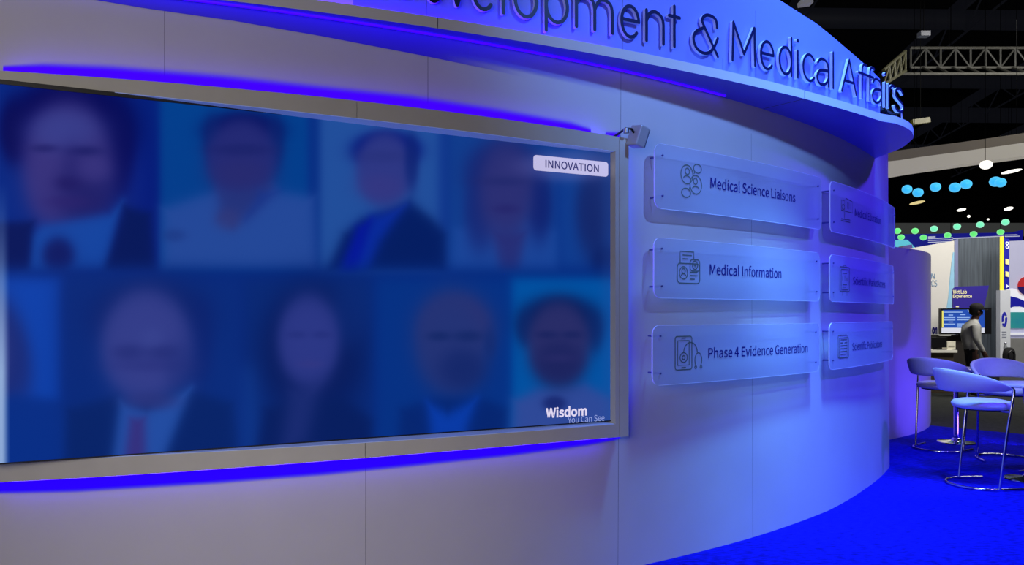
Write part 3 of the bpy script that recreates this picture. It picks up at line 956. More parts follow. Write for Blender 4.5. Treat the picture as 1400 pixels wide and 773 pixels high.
def circ(cx, cy, rx, ry, a0=0, a1=360, n=22):
    return [(cx + rx * math.cos(math.radians(a0 + (a1 - a0) * k / n)), cy + ry * math.sin(math.radians(a0 + (a1 - a0) * k / n))) for k in range(n + 1)]
def rr(x0, x1, y0, y1, r=0.08):
    p = rrect(x0, x1, y0, y1, r, r, 4)
    return p + [p[0]]
ICON = {
 'liaisons': [circ(.30, .66, .28, .27), circ(.72, .40, .28, .27), circ(.80, .87, .19, .13), circ(.26, .13, .21, .13),
              circ(.32, .75, .10, .09), circ(.16 + .14, .52, .17, .10, 20, 160), circ(.70, .50, .09, .09), circ(.72, .25, .17, .10, 20, 160),
              [(.68, .77), (.62, .70)], [(.40, .26), (.46, .32)]],
 'information': [rr(.02, .98, .02, .62, .12), [(.14, .63), (.14, .98), (.72, .98), (.72, .75)], rr(.56, .98, .40, .75, .10), circ(.77, .58, .11, .13), [(.77, .52), (.77, .64)], [(.71, .58), (.83, .58)],
                 [(.24, .87), (.64, .87)], [(.24, .76), (.48, .76)], circ(.28, .33, .17, .19), circ(.28, .39, .07, .07), circ(.28, .22, .10, .09, 10, 170), [(.55, .36), (.88, .36)], [(.55, .26), (.88, .26)], [(.55, .15), (.76, .15)]],
 'evidence': [rr(.02, .62, .02, .98, .07), [(.11, .15), (.52, .15), (.52, .86), (.11, .86), (.11, .15)], [(.24, .93), (.40, .93)], [(.24, .08), (.40, .08)], circ(.32, .37, .13, .14), circ(.32, .37, .05, .055),
              circ(.57, .50, .25, .30, 180, 0), circ(.86, .28, .13, .21, 90, 235), circ(.86, .28, .13, .21, 90, -55), circ(.76, .07, .04, .035, n=10), circ(.96, .07, .04, .035, n=10)],
 'education': [[(.05, .45), (.05, .85), (.30, .85), (.30, .45)], [(.40, .45), (.40, .97), (.95, .90), (.95, .45), (.40, .45)], [(.52, .56), (.52, .84)], [(.66, .56), (.66, .84)], [(.80, .56), (.80, .82)],
               [(.30, .42), (.30, .12)], [(.05, .12), (.45, .12)], [(.02, .05), (.75, .05), (.75, .14), (.45, .14)], circ(.20, .60, .10, .10), [(.05, .45), (.95, .45)]],
 'access': [rr(.06, .94, .16, .94, .05), rr(.18, .82, .22, .86, .03), [(.35, .94), (.42, 1.0), (.58, 1.0), (.65, .94)], [(.3, .74), (.7, .74)], [(.3, .5), (.3, .64)], [(.5, .5), (.5, .68)], [(.7, .5), (.7, .60)], [(.3, .38), (.7, .38)], [(.3, .3), (.6, .3)], [(.3, .14), (.3, .02)], [(.7, .14), (.7, .02)]],
 'publications': [rr(.04, .82, .05, .97, .05), rr(.14, .96, .03, .86, .05), [(.24, .78), (.80, .78)], [(.24, .66), (.46, .66)], [(.58, .66), (.84, .66)], [(.24, .54), (.84, .54)], [(.24, .42), (.84, .42)], [(.24, .30), (.84, .30)], [(.24, .18), (.70, .18)]],
}
def ribbon(mb, pts, w, fn):
    """pts already in surface coordinates (s metres, z metres)"""
    n = len(pts); L = []; Rr = []
    closed = (Vector(pts[0]) - Vector(pts[-1])).length < 1e-6
    for i in range(n):
        if closed:
            a = Vector(pts[i - 1 if i > 0 else n - 2]); b = Vector(pts[i + 1 if i < n - 1 else 1])
        else:
            a = Vector(pts[max(0, i - 1)]); b = Vector(pts[min(n - 1, i + 1)])
        t = (b - a).normalized() if (b - a).length > 1e-9 else Vector((1, 0))
        nrm = Vector((-t.y, t.x)) * w / 2
        p = Vector(pts[i])
        L.append(fn(*(p + nrm))); Rr.append(fn(*(p - nrm)))
    mb.add(L + Rr, [(i, i + 1, n + i + 1, n + i) for i in range(n - 1)])

def topic_sign(label, x0, x1, ztop, zbot, text, tx0, tx1, tyb, tyt, icon, ibox, rods):
    ta, tb = th_px(x0, RP)[0], th_px(x1, RP)[0]
    mid = (ta + tb) / 2
    sg = thing('acrylic_sign', label, 'sign', (0, 0, 0), group=None)
    W = (tb - ta) * RP; H = ztop - zbot
    r = 0.06
    # rounded outline, dense along the curve
    pl = []
    n = 30
    for k in range(n): pl.append((r + (W - 2 * r) * k / n, 0))
    pl += [(W - r + r * math.sin(a), r - r * math.cos(a)) for a in lsp(0, PI / 2, 7)]
    pl += [(W - r + r * math.cos(a), H - r + r * math.sin(a)) for a in lsp(0, PI / 2, 7)]
    for k in range(1, n): pl.append((W - r - (W - 2 * r) * k / n, H))
    pl += [(r - r * math.sin(a), H - r + r * math.cos(a)) for a in lsp(0, PI / 2, 7)]
    pl += [(r - r * math.cos(a), r - r * math.sin(a)) for a in lsp(0, PI / 2, 7)]
    cur = lambda s, z, d=0.0: cyl(ta + s / RP, zbot + z, RP + d)
    # faces as vertical strips so the plate follows the curve
    def lims(s):
        e_ = 0
        if s < r: e_ = r - math.sqrt(max(0, r * r - (r - s) ** 2))
        if s > W - r: e_ = r - math.sqrt(max(0, r * r - (s - W + r) ** 2))
        return e_, H - e_
    ss = sorted(set([r - r * math.cos(a) for a in lsp(0, PI / 2, 8)] + lsp(r, W - r, 40) + [W - r + r * math.sin(a) for a in lsp(0, PI / 2, 8)]))
    mb = MB()
    vs = []
    for s_ in ss:
        lo, hi = lims(s_)
        vs += [cur(s_, lo, 0), cur(s_, hi, 0), cur(s_, lo, -0.008), cur(s_, hi, -0.008)]
    fs = []
    for i in range(len(ss) - 1):
        a, b = 4 * i, 4 * i + 4
        fs += [(a, b, b + 1, a + 1)]
    mb.add(vs, fs)
    pn = mb.build('plate', M['acrylic'], sg, smooth=40)
    mb = MB()
    ring = []
    for p in pl:
        ring.append(cur(p[0], p[1], 0.001)); ring.append(cur(p[0], p[1], -0.008))
    # 3 mm bright border: outer wall and a thin front rim
    cen = Vector((W / 2, H / 2))
    k0 = len(ring)
    for p in pl:
        q = Vector((min(max(p[0], 0.003), W - 0.003), min(max(p[1], 0.003), H - 0.003)))
        ring.append(cur(q.x, q.y, 0.001))
    m_ = len(pl); fs = []
    for i in range(m_):
        j = (i + 1) % m_
        fs.append((2 * i, 2 * j, 2 * j + 1, 2 * i + 1)); fs.append((2 * i, k0 + i, k0 + j, 2 * j))
    mb.add(ring, fs)
    mb.build('highlighted_edge', M['acrylic_edge'], sg)
    # lettering
    t0, Y0 = th_px(tx0, RP); t1, _ = th_px(tx1, RP)
    zb = z_px(tyb, Y0); cap = z_px(tyt, Y0) - zb
    text_parts('lettering', text, t0, t1, zb, cap, lambda u, v, d: cyl(u, v, RP + 0.0025), M['navy_print'], sg, offset=0.004)
    # icon
    i0, Yi = th_px(ibox[0], RP); i1, _ = th_px(ibox[2], RP)
    zi1, zi0 = z_px(ibox[1], Yi), z_px(ibox[3], Yi)
    mb = MB()
    sw = (i1 - i0) * RP; sh = zi1 - zi0
    lw = 0.0075
    for st in ICON[icon]:
        ribbon(mb, [(x * sw, y * sh) for x, y in st], lw, lambda s_, z: cyl(i0 + s_ / RP, zi0 + z, RP + 0.0022))
    mb.build('icon', M['icon_print'], sg)
    # stand-off rods
    for rs, rz_ in rods:
        s_ = rs if rs > 0 else W + rs
        th = ta + s_ / RP; zz = zbot + H * rz_
        mb = MB()
        mb.tube([cyl(th, zz, RW - 0.004), cyl(th, zz, RP + 0.008)], 0.006, 10)
        mb.build('standoff', M['rod'], sg)
    return sg
ROD = [(0.065, .82), (0.065, .20), (-0.065, .82), (-0.065, .20)]
Ya = th_px(902, RP)[1]
Z1 = (z_px(196, Ya), z_px(285.5, Ya)); Z2 = (z_px(325, Ya), z_px(408, Ya)); Z3 = (z_px(445, Ya), z_px(527.5, Ya))
topic_sign('frosted acrylic sign reading Medical Science Liaisons, upper left of the six', 895, 1123, *Z1, 'Medical Science Liaisons', 971, 1087, 257, 243, 'liaisons', (930, 221, 959, 269), ROD)
topic_sign('frosted acrylic sign reading Medical Information, middle of the left column', 894, 1121, *Z2, 'Medical Information', 970, 1068, 375.5, 361.7, 'information', (925, 342.5, 957, 388), ROD)
topic_sign('frosted acrylic sign reading Phase 4 Evidence Generation, lower left of the six', 892, 1120, *Z3, 'Phase 4 Evidence Generation', 968, 1104, 490, 476.5, 'evidence', (922, 459.5, 959.5, 507.5), ROD)
topic_sign('frosted acrylic sign reading Medical Education, upper right of the six', 1135, 1223.5, *Z1, 'Medical Education', 1168.5, 1203.5, 295.5, 285.5, 'education', (1149, 268, 1166, 303), ROD)
topic_sign('frosted acrylic sign reading Scientific Market Access, middle of the right column', 1134.5, 1222, *Z2, 'Scientific Market Access', 1166, 1210, 389, 379, 'access', (1147, 362, 1162, 405), ROD)
topic_sign('frosted acrylic sign reading Scientific Publications, lower right of the six', 1134, 1220.5, *Z3, 'Scientific Publications', 1165, 1205.5, 479.5, 469.5, 'publications', (1145, 458, 1160.5, 491.5), ROD)

# ------------------------------------------------------------------ small flood lamp on the frame corner
lampt = th_px(872, RW + 0.16)
pz = z_px(187, lampt[1])
lp = cyl(lampt[0], pz, RW + 0.16)
lamp = thing('flood_lamp', 'small silver box lamp on an arm at the screen frame corner', 'lamp', lp, lampt[0])
R_ = Matrix.Rotation(math.radians(14), 3, 'Y') @ Matrix.Rotation(math.radians(10), 3, 'X')
mb = MB()
mb.box((0, 0, 0), (0.072, 0.10, 0.125), rot=R_)
hd = mb.build('lamp_head', mat('silver_lamp_paint', lin(190, 190, 196), 0.35, 0.3, noise=0.05), lamp)
bv = hd.modifiers.new('bevel', 'BEVEL'); bv.width = 0.008; bv.segments = 2
mb = MB(); mb.box(R_ @ Vector((0.0395, 0, 0)), (0.006, 0.088, 0.11), rot=R_)
mb.build('lamp_glass', mat('grey_lamp_glass', lin(90, 92, 105), 0.15, noise=0.1), lamp)
mb = MB()
mb.tube([(-0.085, 0.17, 0.0), (-0.085, 0.09, 0.02), (-0.075, 0.02, 0.045), (-0.05, 0, 0.04), (-0.03, 0, 0.02)], 0.007, 8)
mb.build('arm', M['black'], lamp)
mb = MB(); mb.lathe([(0.004, -0.016), (0.018, -0.014), (0.018, 0.014), (0.004, 0.016)], (-0.075, 0.02, 0.03), 14)
mb.build('joint', M['steel'], lamp)

# ------------------------------------------------------------------ blue lit wing wall behind the curved wall end
mb = MB()
PA, PB = Vector((4.75, 9.75, 0)), Vector((6.33, 11.6, 0))
cx = []
for k in range(21):
    u = k / 20
    p = PA.lerp(PB, u); nrm = Vector((PB.y - PA.y, -(PB.x - PA.x), 0)).normalized()
    cx.append(p + nrm * 0.16 * math.sin(PI * u))
vs = []
for p in cx:
    vs += [(p.x, p.y, 0), (p.x, p.y, 2.47), (p.x - .06, p.y + .06, 2.47), (p.x - .06, p.y + .06, 0)]
fs = []
for i in range(20):
    for k in range(4):
        fs.append((4 * i + k, 4 * i + (k + 1) % 4, 4 * i + 4 + (k + 1) % 4, 4 * i + 4 + k))
fs += [(0, 1, 2, 3), (80, 83, 82, 81)]
mb.add(vs, fs)
struct(mb.build('wall_wing', M['wall'], smooth=35), 'low curved partition glowing blue behind the wall end', 'wall')

# ------------------------------------------------------------------ stools
def make_stool():
    t = thing('bar_stool', 'x', 'stool')
    # seat
    mb = MB()
    mb.lathe([(0.02, 0.722), (0.20, 0.722), (0.238, 0.732), (0.252, 0.752), (0.250, 0.772), (0.230, 0.792), (0.18, 0.803), (0.10, 0.808), (0.01, 0.809)], (0.03, 0, 0), 40)
    mb.build('seat', M['cushion'], t, smooth=60)
    mb = MB(); mb.lathe([(0.01, 0.712), (0.20, 0.712), (0.20, 0.723), (0.01, 0.723)], (0.03, 0, 0), 32)
    mb.build('seat_pan', M['black'], t, smooth=30)
    # wrap-around back
    mb = MB()
    n = 44; K = 16
    rings = []
    for i in range(n + 1):
        a = math.radians(180 + (-108 + 216 * i / n))
        s_ = abs(-1 + 2 * i / n)
        e = s_ ** 2.0
        ztop = 1.10 - 0.155 * e - 0.02 * s_ ** 6
        zbot = 0.885 + 0.015 * s_
        th = 0.052 - 0.012 * e
        if i in (0, n): sc = 0.35
        elif i in (1, n - 1): sc = 0.75
        else: sc = 1.0
        rx, ry = 0.36, 0.285
        c = Vector((0.0 + rx * math.cos(a), ry * math.sin(a), (ztop + zbot) / 2))
        nrm = Vector((math.cos(a) / rx, math.sin(a) / ry, 0)).normalized()
        hh = (ztop - zbot) / 2 * sc; ht = th / 2 * sc
        ring = []
        for k in range(K):
            b_ = 2 * PI * k / K
            cu, su = math.cos(b_), math.sin(b_)
            pu = math.copysign(abs(cu) ** 0.6, cu); pv = math.copysign(abs(su) ** 0.6, su)
            lean = 0.03 * pv * (1 - s_ * .5)
            ring.append(c + nrm * (pu * ht + lean) + Vector((0, 0, pv * hh)))
        rings.append(ring)
    vs = [v for r_ in rings for v in r_]
    fs = []
    for i in range(n):
        for k in range(K):
            k2 = (k + 1) % K
            fs.append((i * K + k, i * K + k2, (i + 1) * K + k2, (i + 1) * K + k))
    fs.append(tuple(range(K))); fs.append(tuple(n * K + k for k in range(K - 1, -1, -1)))
    mb.add(vs, fs)
    mb.build('backrest', M['cushion'], t, smooth=60)
    # floor loop, closed behind, open in front
    mb = MB()
    pts = [(0.24, 0.27, 0.013), (0.12, 0.27, 0.013)]
    pts += [(0.27 * math.cos(a) * 1.0, 0.27 * math.sin(a), 0.013) for a in lsp(PI / 2, 3 * PI / 2, 23)]
    pts += [(0.12, -0.27, 0.013), (0.24, -0.27, 0.013)]
    mb.tube(pts, 0.012, 10)
    mb.build('base_loop', M['chrome'], t, smooth=60)
    for sy in (1, -1):
        mb = MB()
        e_end = Vector((0.36 * math.cos(math.radians(72)), sy * 0.285 * math.sin(math.radians(72)), 0.925))
        pts = [(0.0, sy * 0.27, 0.015), (0.035, sy * 0.276, 0.30), (0.075, sy * 0.285, 0.62), (0.105, sy * 0.292, 0.82), (0.118, sy * 0.294, 0.88),
               (0.124, sy * 0.290, 0.915), (0.115, sy * 0.280, 0.932), (e_end.x - 0.03, e_end.y, 0.932)]
        mb.tube(pts, 0.012, 10)
        mb.tube([(0.09, sy * 0.288, 0.716), (0.07, sy * 0.15, 0.714)], 0.010, 8)
        mb.build('leg', M['chrome'], t, smooth=60)
    return t
st = make_stool()
GS = 'pale upholstered bar stools on the blue carpet'
spots = [
    ((4.375, 7.20), (0.99, 0.10), 'nearest pale bar stool, its rounded back towards the curved wall'),
    ((5.06, 9.10), (0.80, 0.60), 'bar stool standing beside the blue partition, farthest left of the stools'),
    ((5.42, 8.45), (-0.25, -1.0), 'bar stool behind the nearest one, facing it across the round table'),
    ((5.45, 7.62), (-0.85, -0.5), 'bar stool cut off by the right edge of the photo'),
]
for i, (p, f, lab) in enumerate(spots):
    o = st if i == 0 else copy_tree(st)
    o.location = (p[0], p[1], 0)
    o.rotation_euler = (0, 0, math.atan2(f[1], f[0]))
    o['label'] = lab; o['group'] = GS

def make_table():
    t = thing('pedestal_table', 'x', 'table')
    mb = MB(); mb.lathe([(0.02, 0.905), (0.30, 0.905), (0.31, 0.912), (0.31, 0.928), (0.30, 0.935), (0.02, 0.935)], n=40)
    mb.build('table_top', mat('white_table_laminate', lin(215, 215, 225), 0.3, noise=0.03), t, smooth=40)
    mb = MB(); mb.tube([(0, 0, 0.03), (0, 0, 0.905)], 0.028, 16)
    mb.build('column', M['chrome'], t, smooth=40)
    mb = MB(); mb.lathe([(0.20, 0.0), (0.215, 0.004), (0.21, 0.012), (0.12, 0.022), (0.06, 0.032), (0.045, 0.055), (0.03, 0.06)], n=36)
    mb.build('base_plate', M['chrome'], t, smooth=40)
    return t
tb = make_table(); tb.location = (5.54, 9.58, 0)
tb['label'] = 'small round pedestal table with chrome base beside the farthest left stool'
tb2 = copy_tree(tb); tb2.location = (5.00, 7.42, 0)
tb2['label'] = 'small round pedestal table at the right edge beside the nearest stool'
for o in (tb, tb2): o['group'] = 'small pedestal tables among the stools'

# ------------------------------------------------------------------ booth across the aisle
def slab(mb, x0, x1, y0, y1, Y, d=0.1, mi=0, skew=0):
    a = at(x0, y1, Y); b = at(x1, y0, Y)
    mb.box(((a.x + b.x) / 2, Y + d / 2, (a.z + b.z) / 2), (b.x - a.x, d, b.z - a.z), mi=mi)
    return mb
def quadp(mb, pts, Y, d=0.05, mi=0):
    """polygon given by photo points standing at distance Y"""
    P = [at(x, y, Y) for x, y in pts]
    mb.prism([(p.x, p.z) for p in P], Y, Y + d, lambda u, v, q: Vector((u, q, v)), mi)
    return mb
YB = 17.0
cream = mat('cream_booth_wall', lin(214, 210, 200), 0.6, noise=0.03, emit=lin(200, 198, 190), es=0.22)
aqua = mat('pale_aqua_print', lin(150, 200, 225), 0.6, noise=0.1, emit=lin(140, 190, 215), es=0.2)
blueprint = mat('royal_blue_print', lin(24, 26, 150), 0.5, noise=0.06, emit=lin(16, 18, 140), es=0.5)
bw = thing('booth_wall', 'cream booth wall with a pale aqua curve behind the blue partition', 'wall', at(1290, 530, YB))
bw.location.z = 0
def rel(o, par):
    o.parent = par
    o.matrix_parent_inverse = Matrix.Translation(par.location).inverted()
    return o
mb = MB()
quadp(mb, [(1215, 345), (1304.5, 329.4), (1304.5, 535), (1215, 535)], YB, 0.10)
rel(mb.build('wall_panel', cream), bw)
mb = MB()
L_ = [(1303 + 0.0, 345), (1304.5, 345), (1304.5, 424), (1294, 424), (1297, 405), (1299, 380), (1301, 360)]
quadp(mb, L_, YB - 0.012, 0.01)
rel(mb.build('curve_print', aqua), bw)
cs_m = mat('steel_blue_print', lin(110, 150, 185), 0.5, noise=0.05)
mb = MB()
put_text(mb, 'N', at(1273, 382, YB).x, at(1278, 382, YB).x, at(0, 381, YB).z, 0.11, lambda u, v, d: Vector((u, YB - 0.012, v)))
rel(mb.build('lettering', cs_m), bw)
mb = MB()
put_text(mb, 'CS', at(1273, 382, YB).x, at(1281, 382, YB).x, at(0, 391.5, YB).z, 0.13, lambda u, v, d: Vector((u, YB - 0.012, v)))
rel(mb.build('lettering', cs_m), bw)
mb = MB()
put_text(mb, 'on', at(1273.5, 382, YB).x, at(1281, 382, YB).x, at(0, 456, YB).z, 0.16, lambda u, v, d: Vector((u, YB - 0.02, v)), offset=0.03)
rel(mb.build('lettering', M['navy_print']), bw)

gp = thing('grey_tower', 'tall dark grey wood grain tower panel behind the man', 'panel', at(1340, 530, YB + .1)); gp.location.z = 0
mb = MB(); quadp(mb, [(1305, 328), (1310, 327), (1310, 535), (1305, 535)], YB, 0.12)
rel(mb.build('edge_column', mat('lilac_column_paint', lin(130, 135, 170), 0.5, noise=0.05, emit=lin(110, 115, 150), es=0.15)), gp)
mb = MB(); quadp(mb, [(1310, 327), (1367, 324), (1367, 535), (1310, 535)], YB + 0.02, 0.2)
rel(mb.build('grain_panel', mat('grey_wood_grain', lin(96, 106, 116), 0.6, noise=0.5, nscale=3, stretch=(9, 1, 0.35), col2=lin(62, 70, 80))), gp)

wc = thing('logo_column', 'white column with a blue ring emblem and yellow edged upper sign', 'column', at(1373, 530, YB - .4)); wc.location.z = 0
mb = MB(); pass
a = at(1367.5, 0, YB - .4).x; b = at(1381.5, 0, YB - .4).x
mb = MB(); mb.box(((a + b) / 2, YB - 0.33, at(0, 397, YB - .4).z / 2), (b - a, 0.14, at(0, 397, YB - .4).z))
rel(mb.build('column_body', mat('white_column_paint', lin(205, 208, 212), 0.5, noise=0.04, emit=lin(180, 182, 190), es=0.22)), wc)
mb = MB(); quadp(mb, [(1367.5, 323.5), (1372.5, 323.5), (1372.5, 397), (1367.5, 397)], YB - 0.38, 0.02)
rel(mb.build('yellow_edge', mat('yellow_edge_paint', lin(240, 224, 60), 0.5, noise=0.04, emit=lin(235, 215, 50), es=0.55)), wc)
mb = MB(); quadp(mb, [(1373, 326), (1380, 327), (1380, 396), (1373, 396)], YB - 0.40, 0.04)
rel(mb.build('upper_sign', blueprint), wc)
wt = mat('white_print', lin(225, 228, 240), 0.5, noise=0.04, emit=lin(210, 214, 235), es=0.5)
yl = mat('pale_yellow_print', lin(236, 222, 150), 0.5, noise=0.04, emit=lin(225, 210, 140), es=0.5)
mb = MB()
for cy_ in (333, 338):
    ribbon(mb, [tuple(Vector((at(1377 + 1.6 * math.cos(q), 0, YB - .42).x, at(0, cy_ + 2 * math.sin(q), YB - .42).z))) for q in lsp(0, 2 * PI, 12)], 0.02, lambda u, v: Vector((u, YB - .42, v)))
quadp(mb, [(1376, 389), (1379.5, 391.5), (1376, 394)], YB - 0.43, 0.01)
rel(mb.build('emblem', wt), wc)
mb = MB()
for y0 in (354, 371):
    quadp(mb, [(1375, y0), (1379.5, y0 + 1.5), (1379.5, y0 + 8), (1375, y0 + 7)], YB - 0.43, 0.01)
rel(mb.build('emblem', yl), wc)
# ring emblem: two swirling arcs
mb = MB()
def oval(cx_, cy_, rx, ry, a0, a1, w, Y):
    pts = [(at(cx_ + rx * math.cos(math.radians(q)), 0, Y).x, at(0, cy_ - ry * math.sin(math.radians(q)), Y).z) for q in lsp(a0, a1, 18)]
    ribbon(mb, pts, w, lambda u, v: Vector((u, Y, v)))
oval(1373.3, 437, 2.8, 9.2, 30, 200, 0.03, YB - .41); oval(1373.3, 437, 2.8, 9.2, 215, 380, 0.03, YB - .41)
oval(1373.3, 437, 1.7, 6.5, 60, 200, 0.02, YB - .41); oval(1373.3, 437, 1.7, 6.5, 240, 380, 0.02, YB - .41)
rel(mb.build('ring_emblem', blueprint), wc)
mb = MB()
for k, yy in enumerate((453.5, 457, 460.5)):
    quadp(mb, [(1370, yy), (1376, yy), (1376, yy + 1.4), (1370, yy + 1.4)], YB - .41, 0.008)
rel(mb.build('small_print', mat('grey_print', lin(150, 155, 170), 0.5, noise=0.05)), wc)

# monitor and kiosk sign
YM = 16.2
tv = thing('monitor', 'large display with a blue slide and white lower band behind the man', 'monitor', at(1320, 460, YM)); 
mb = MB(); quadp(mb, [(1286, 422), (1355.5, 421), (1355.5, 457), (1286, 457.5)], YM, 0.08)
rel(mb.build('housing', M['black']), tv)
mb = MB(); quadp(mb, [(1289.5, 424), (1346, 423), (1346, 455.5), (1289.5, 455.5)], YM - 0.01, 0.008)
rel(mb.build('slide', emis('slide_blue', lin(18, 66, 160), 1.0)), tv)
mb = MB(); quadp(mb, [(1288, 425), (1290, 425), (1290, 448), (1288, 448)], YM - 0.02, 0.008)
rel(mb.build('slide_edge', emis('slide_yellow', lin(225, 215, 110), 0.9)), tv)
mb = MB(); quadp(mb, [(1287.5, 448.5), (1346, 448.5), (1346, 455.5), (1287.5, 455.5)], YM - 0.022, 0.008)
rel(mb.build('slide_footer', emis('slide_white', lin(205, 208, 222), 0.9)), tv)
sl_m = emis('slide_text', lin(150, 180, 225), 0.9)
for (x0, x1, y) in ((1291, 1316, 426.5), (1297, 1303, 430.5), (1313, 1320, 430), (1291, 1306, 434), (1308.5, 1326, 434), (1291, 1306, 437.2), (1308.5, 1326, 437), (1297, 1303, 440), (1291, 1306, 442.8), (1308.5, 1322, 442.6), (1308.5, 1320, 445.4)):
    mb = MB()
    quadp(mb, [(x0, y), (x1, y), (x1, y + 1.1), (x0, y + 1.1)], YM - 0.02, 0.006)
    rel(mb.build('slide_line', sl_m), tv)
mb = MB()
quadp(mb, [(1323, 423.5), (1327, 424), (1327, 428), (1324, 426.5)], YM - 0.02, 0.006)
rel(mb.build('slide_mark', sl_m), tv)
mb = MB(); mb.box((at(1320, 0, YM).x, YM + 0.05, at(0, 458.2, YM).z), (0.3, 0.08, 0.02))
rel(mb.build('stand', M['black']), tv)

kg = thing('kiosk_sign', 'purple slanted sign with yellow lettering above the monitor', 'sign', at(1325, 421, YM + .1))
mb = MB(); quadp(mb, [(1303.5, 422), (1303, 400), (1304, 395), (1307, 392.2), (1352, 390.6), (1345, 422)], YM + 0.10, 0.05)
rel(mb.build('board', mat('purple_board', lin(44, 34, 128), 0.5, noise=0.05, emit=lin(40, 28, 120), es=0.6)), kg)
ly = mat('pale_yellow_lettering', lin(236, 228, 160), 0.5, noise=0.04, emit=lin(230, 222, 150), es=0.7)
text_parts('lettering', 'Wet Lab', at(1306, 0, YM).x, at(1325, 0, YM).x, at(0, 401.5, YM).z, 0.075, lambda u, v, d: Vector((u, YM + .085, v)), ly, kg, 0.003, rel)
text_parts('lettering', 'Experience', at(1306, 0, YM).x, at(1332, 0, YM).x, at(0, 407.3, YM).z, 0.07, lambda u, v, d: Vector((u, YM + .085, v)), ly, kg, 0.003, rel)
mb = MB(); quadp(mb, [(1307, 419.3), (1311, 419.3), (1311, 420.2), (1307, 420.2)], YM + 0.085, 0.01)
rel(mb.build('small_print', ly), kg)

# counter with a dark till screen and a white card printer
YC = 15.6
ct = thing('service_counter', 'white topped brown counter left of the man', 'counter', at(1288, 530, YC)); ct.location.z = 0
def brk(x0, x1, y0, y1, Y, d):
    mb = MB(); return slab(mb, x0, x1, y0, y1, Y, d)
rel(brk(1262, 1309, 479, 482.5, YC, 0.5).build('counter_top', mat('white_counter_top', lin(225, 222, 210), 0.4, noise=0.03, emit=lin(200, 196, 180), es=0.25)), ct)
zt_ = at(0, 482.5, YC).z
mb = MB(); a, b = at(1264, 0, YC).x, at(1306, 0, YC).x
mb.box(((a + b) / 2, YC + .27, zt_ / 2), (b - a, 0.42, zt_))
rel(mb.build('counter_body', mat('brown_counter_body', lin(92, 78, 62), 0.6, noise=0.25, nscale=5)), ct)
o = brk(1263, 1294.5, 461.5, 475.5, YC + .12, 0.05)
tl = thing('till_screen', 'black till screen standing on the white counter', 'screen', at(1280, 479, YC + .15))
rel(o.build('panel', M['black']), tl)
rel(brk(1276, 1282, 475.5, 478.4, YC + .13, 0.04).build('foot', M['black']), tl)
kb = thing('keyboard', 'dark keyboard lying on the white counter', 'keyboard', at(1289, 479, YC + .05))
rel(brk(1282, 1294.5, 477, 478.5, YC + .03, 0.07).build('key_bed', M['black']), kb)
pr = thing('card_printer', 'white boxy card printer on the counter end', 'printer', at(1301, 479, YC + .2))
rel(brk(1295.5, 1306.5, 467, 478.2, YC + .15, 0.2).build('printer_body', mat('printer_white', lin(222, 216, 195), 0.4, noise=0.03, emit=lin(205, 198, 175), es=0.25)), pr)
rel(brk(1297, 1305, 473.2, 474.4, YC + .14, 0.02).build('card_slot', mat('slot_grey', lin(120, 112, 95), 0.5, noise=0.1)), pr)
lt = thing('display_box', 'low dark cabinet under the monitor', 'cabinet', at(1310, 530, YM)); lt.location.z = 0
mb = MB(); a, b = at(1284, 0, YM).x, at(1330, 0, YM).x; zz = at(0, 459, YM).z
mb.box(((a + b) / 2, YM + .3, zz / 2), (b - a, 0.4, zz))
rel(mb.build('cabinet_body', mat('dark_brown_cabinet', lin(48, 42, 38), 0.6, noise=0.2)), lt)
mb = MB(); slab(mb, 1285, 1300, 458.2, 459.6, YM - .05, 0.04)
rel(mb.build('cabinet_top', M['white']), lt)

# graphic wall at the far right
YG = 19.0
gw = thing('graphic_wall', 'white graphic wall with blue arch, teal picture and red disc at right edge', 'wall', at(1400, 520, YG)); gw.location.z = 0
mb = MB(); quadp(mb, [(1376, 330), (1480, 326), (1480, 516), (1376, 516)], YG, 0.15)
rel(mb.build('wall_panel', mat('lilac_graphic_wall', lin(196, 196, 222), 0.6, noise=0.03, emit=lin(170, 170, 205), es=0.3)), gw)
def gpoly(name, pts, m, k):
    mb = MB(); quadp(mb, pts, YG - 0.012 * k, 0.01); return rel(mb.build(name, m), gw)
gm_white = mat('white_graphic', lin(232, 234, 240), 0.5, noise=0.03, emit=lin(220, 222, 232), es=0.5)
gpoly('white_arch', [(1376, 396), (1384, 394.5), (1392, 397), (1402, 402), (1430, 420), (1430, 430), (1376, 430)], gm_white, 1)
gpoly('blue_arch', [(1376, 405.5), (1383, 405.5), (1391, 407.5), (1399, 411), (1420, 424), (1420, 428), (1402, 421), (1394, 419.2), (1386, 419.5), (1376, 423)], blueprint, 2)
gpoly('teal_picture', [(1376, 427), (1480, 427), (1480, 449), (1376, 449)], mat('teal_picture_print', lin(52, 160, 150), 0.5, noise=0.5, nscale=1.5, col2=lin(30, 110, 170), emit=lin(40, 140, 130), es=0.35), 3)
gpoly('red_disc', [(1405 + 13.5 * math.cos(q), 391 + 13 * math.sin(q)) for q in lsp(0, 2 * PI, 33)[:-1]], mat('red_disc_print', lin(176, 40, 44), 0.5, noise=0.05, emit=lin(170, 36, 40), es=0.5), 4)
gpoly('navy_segment', [(1405 + 13.5 * math.cos(q), 391 + 13 * math.sin(q)) for q in lsp(math.radians(5), math.radians(175), 20)], mat('navy_segment_print', lin(30, 18, 92), 0.5, noise=0.05, emit=lin(26, 14, 84), es=0.5), 5)
gpoly('ledge', [(1376, 455), (1480, 455), (1480, 458), (1376, 458)], gm_white, 6)
gpoly('lower_panel', [(1376, 463), (1480, 463), (1480, 515), (1376, 515)], mat('grey_lower_panel', lin(150, 150, 148), 0.6, noise=0.08), 3)

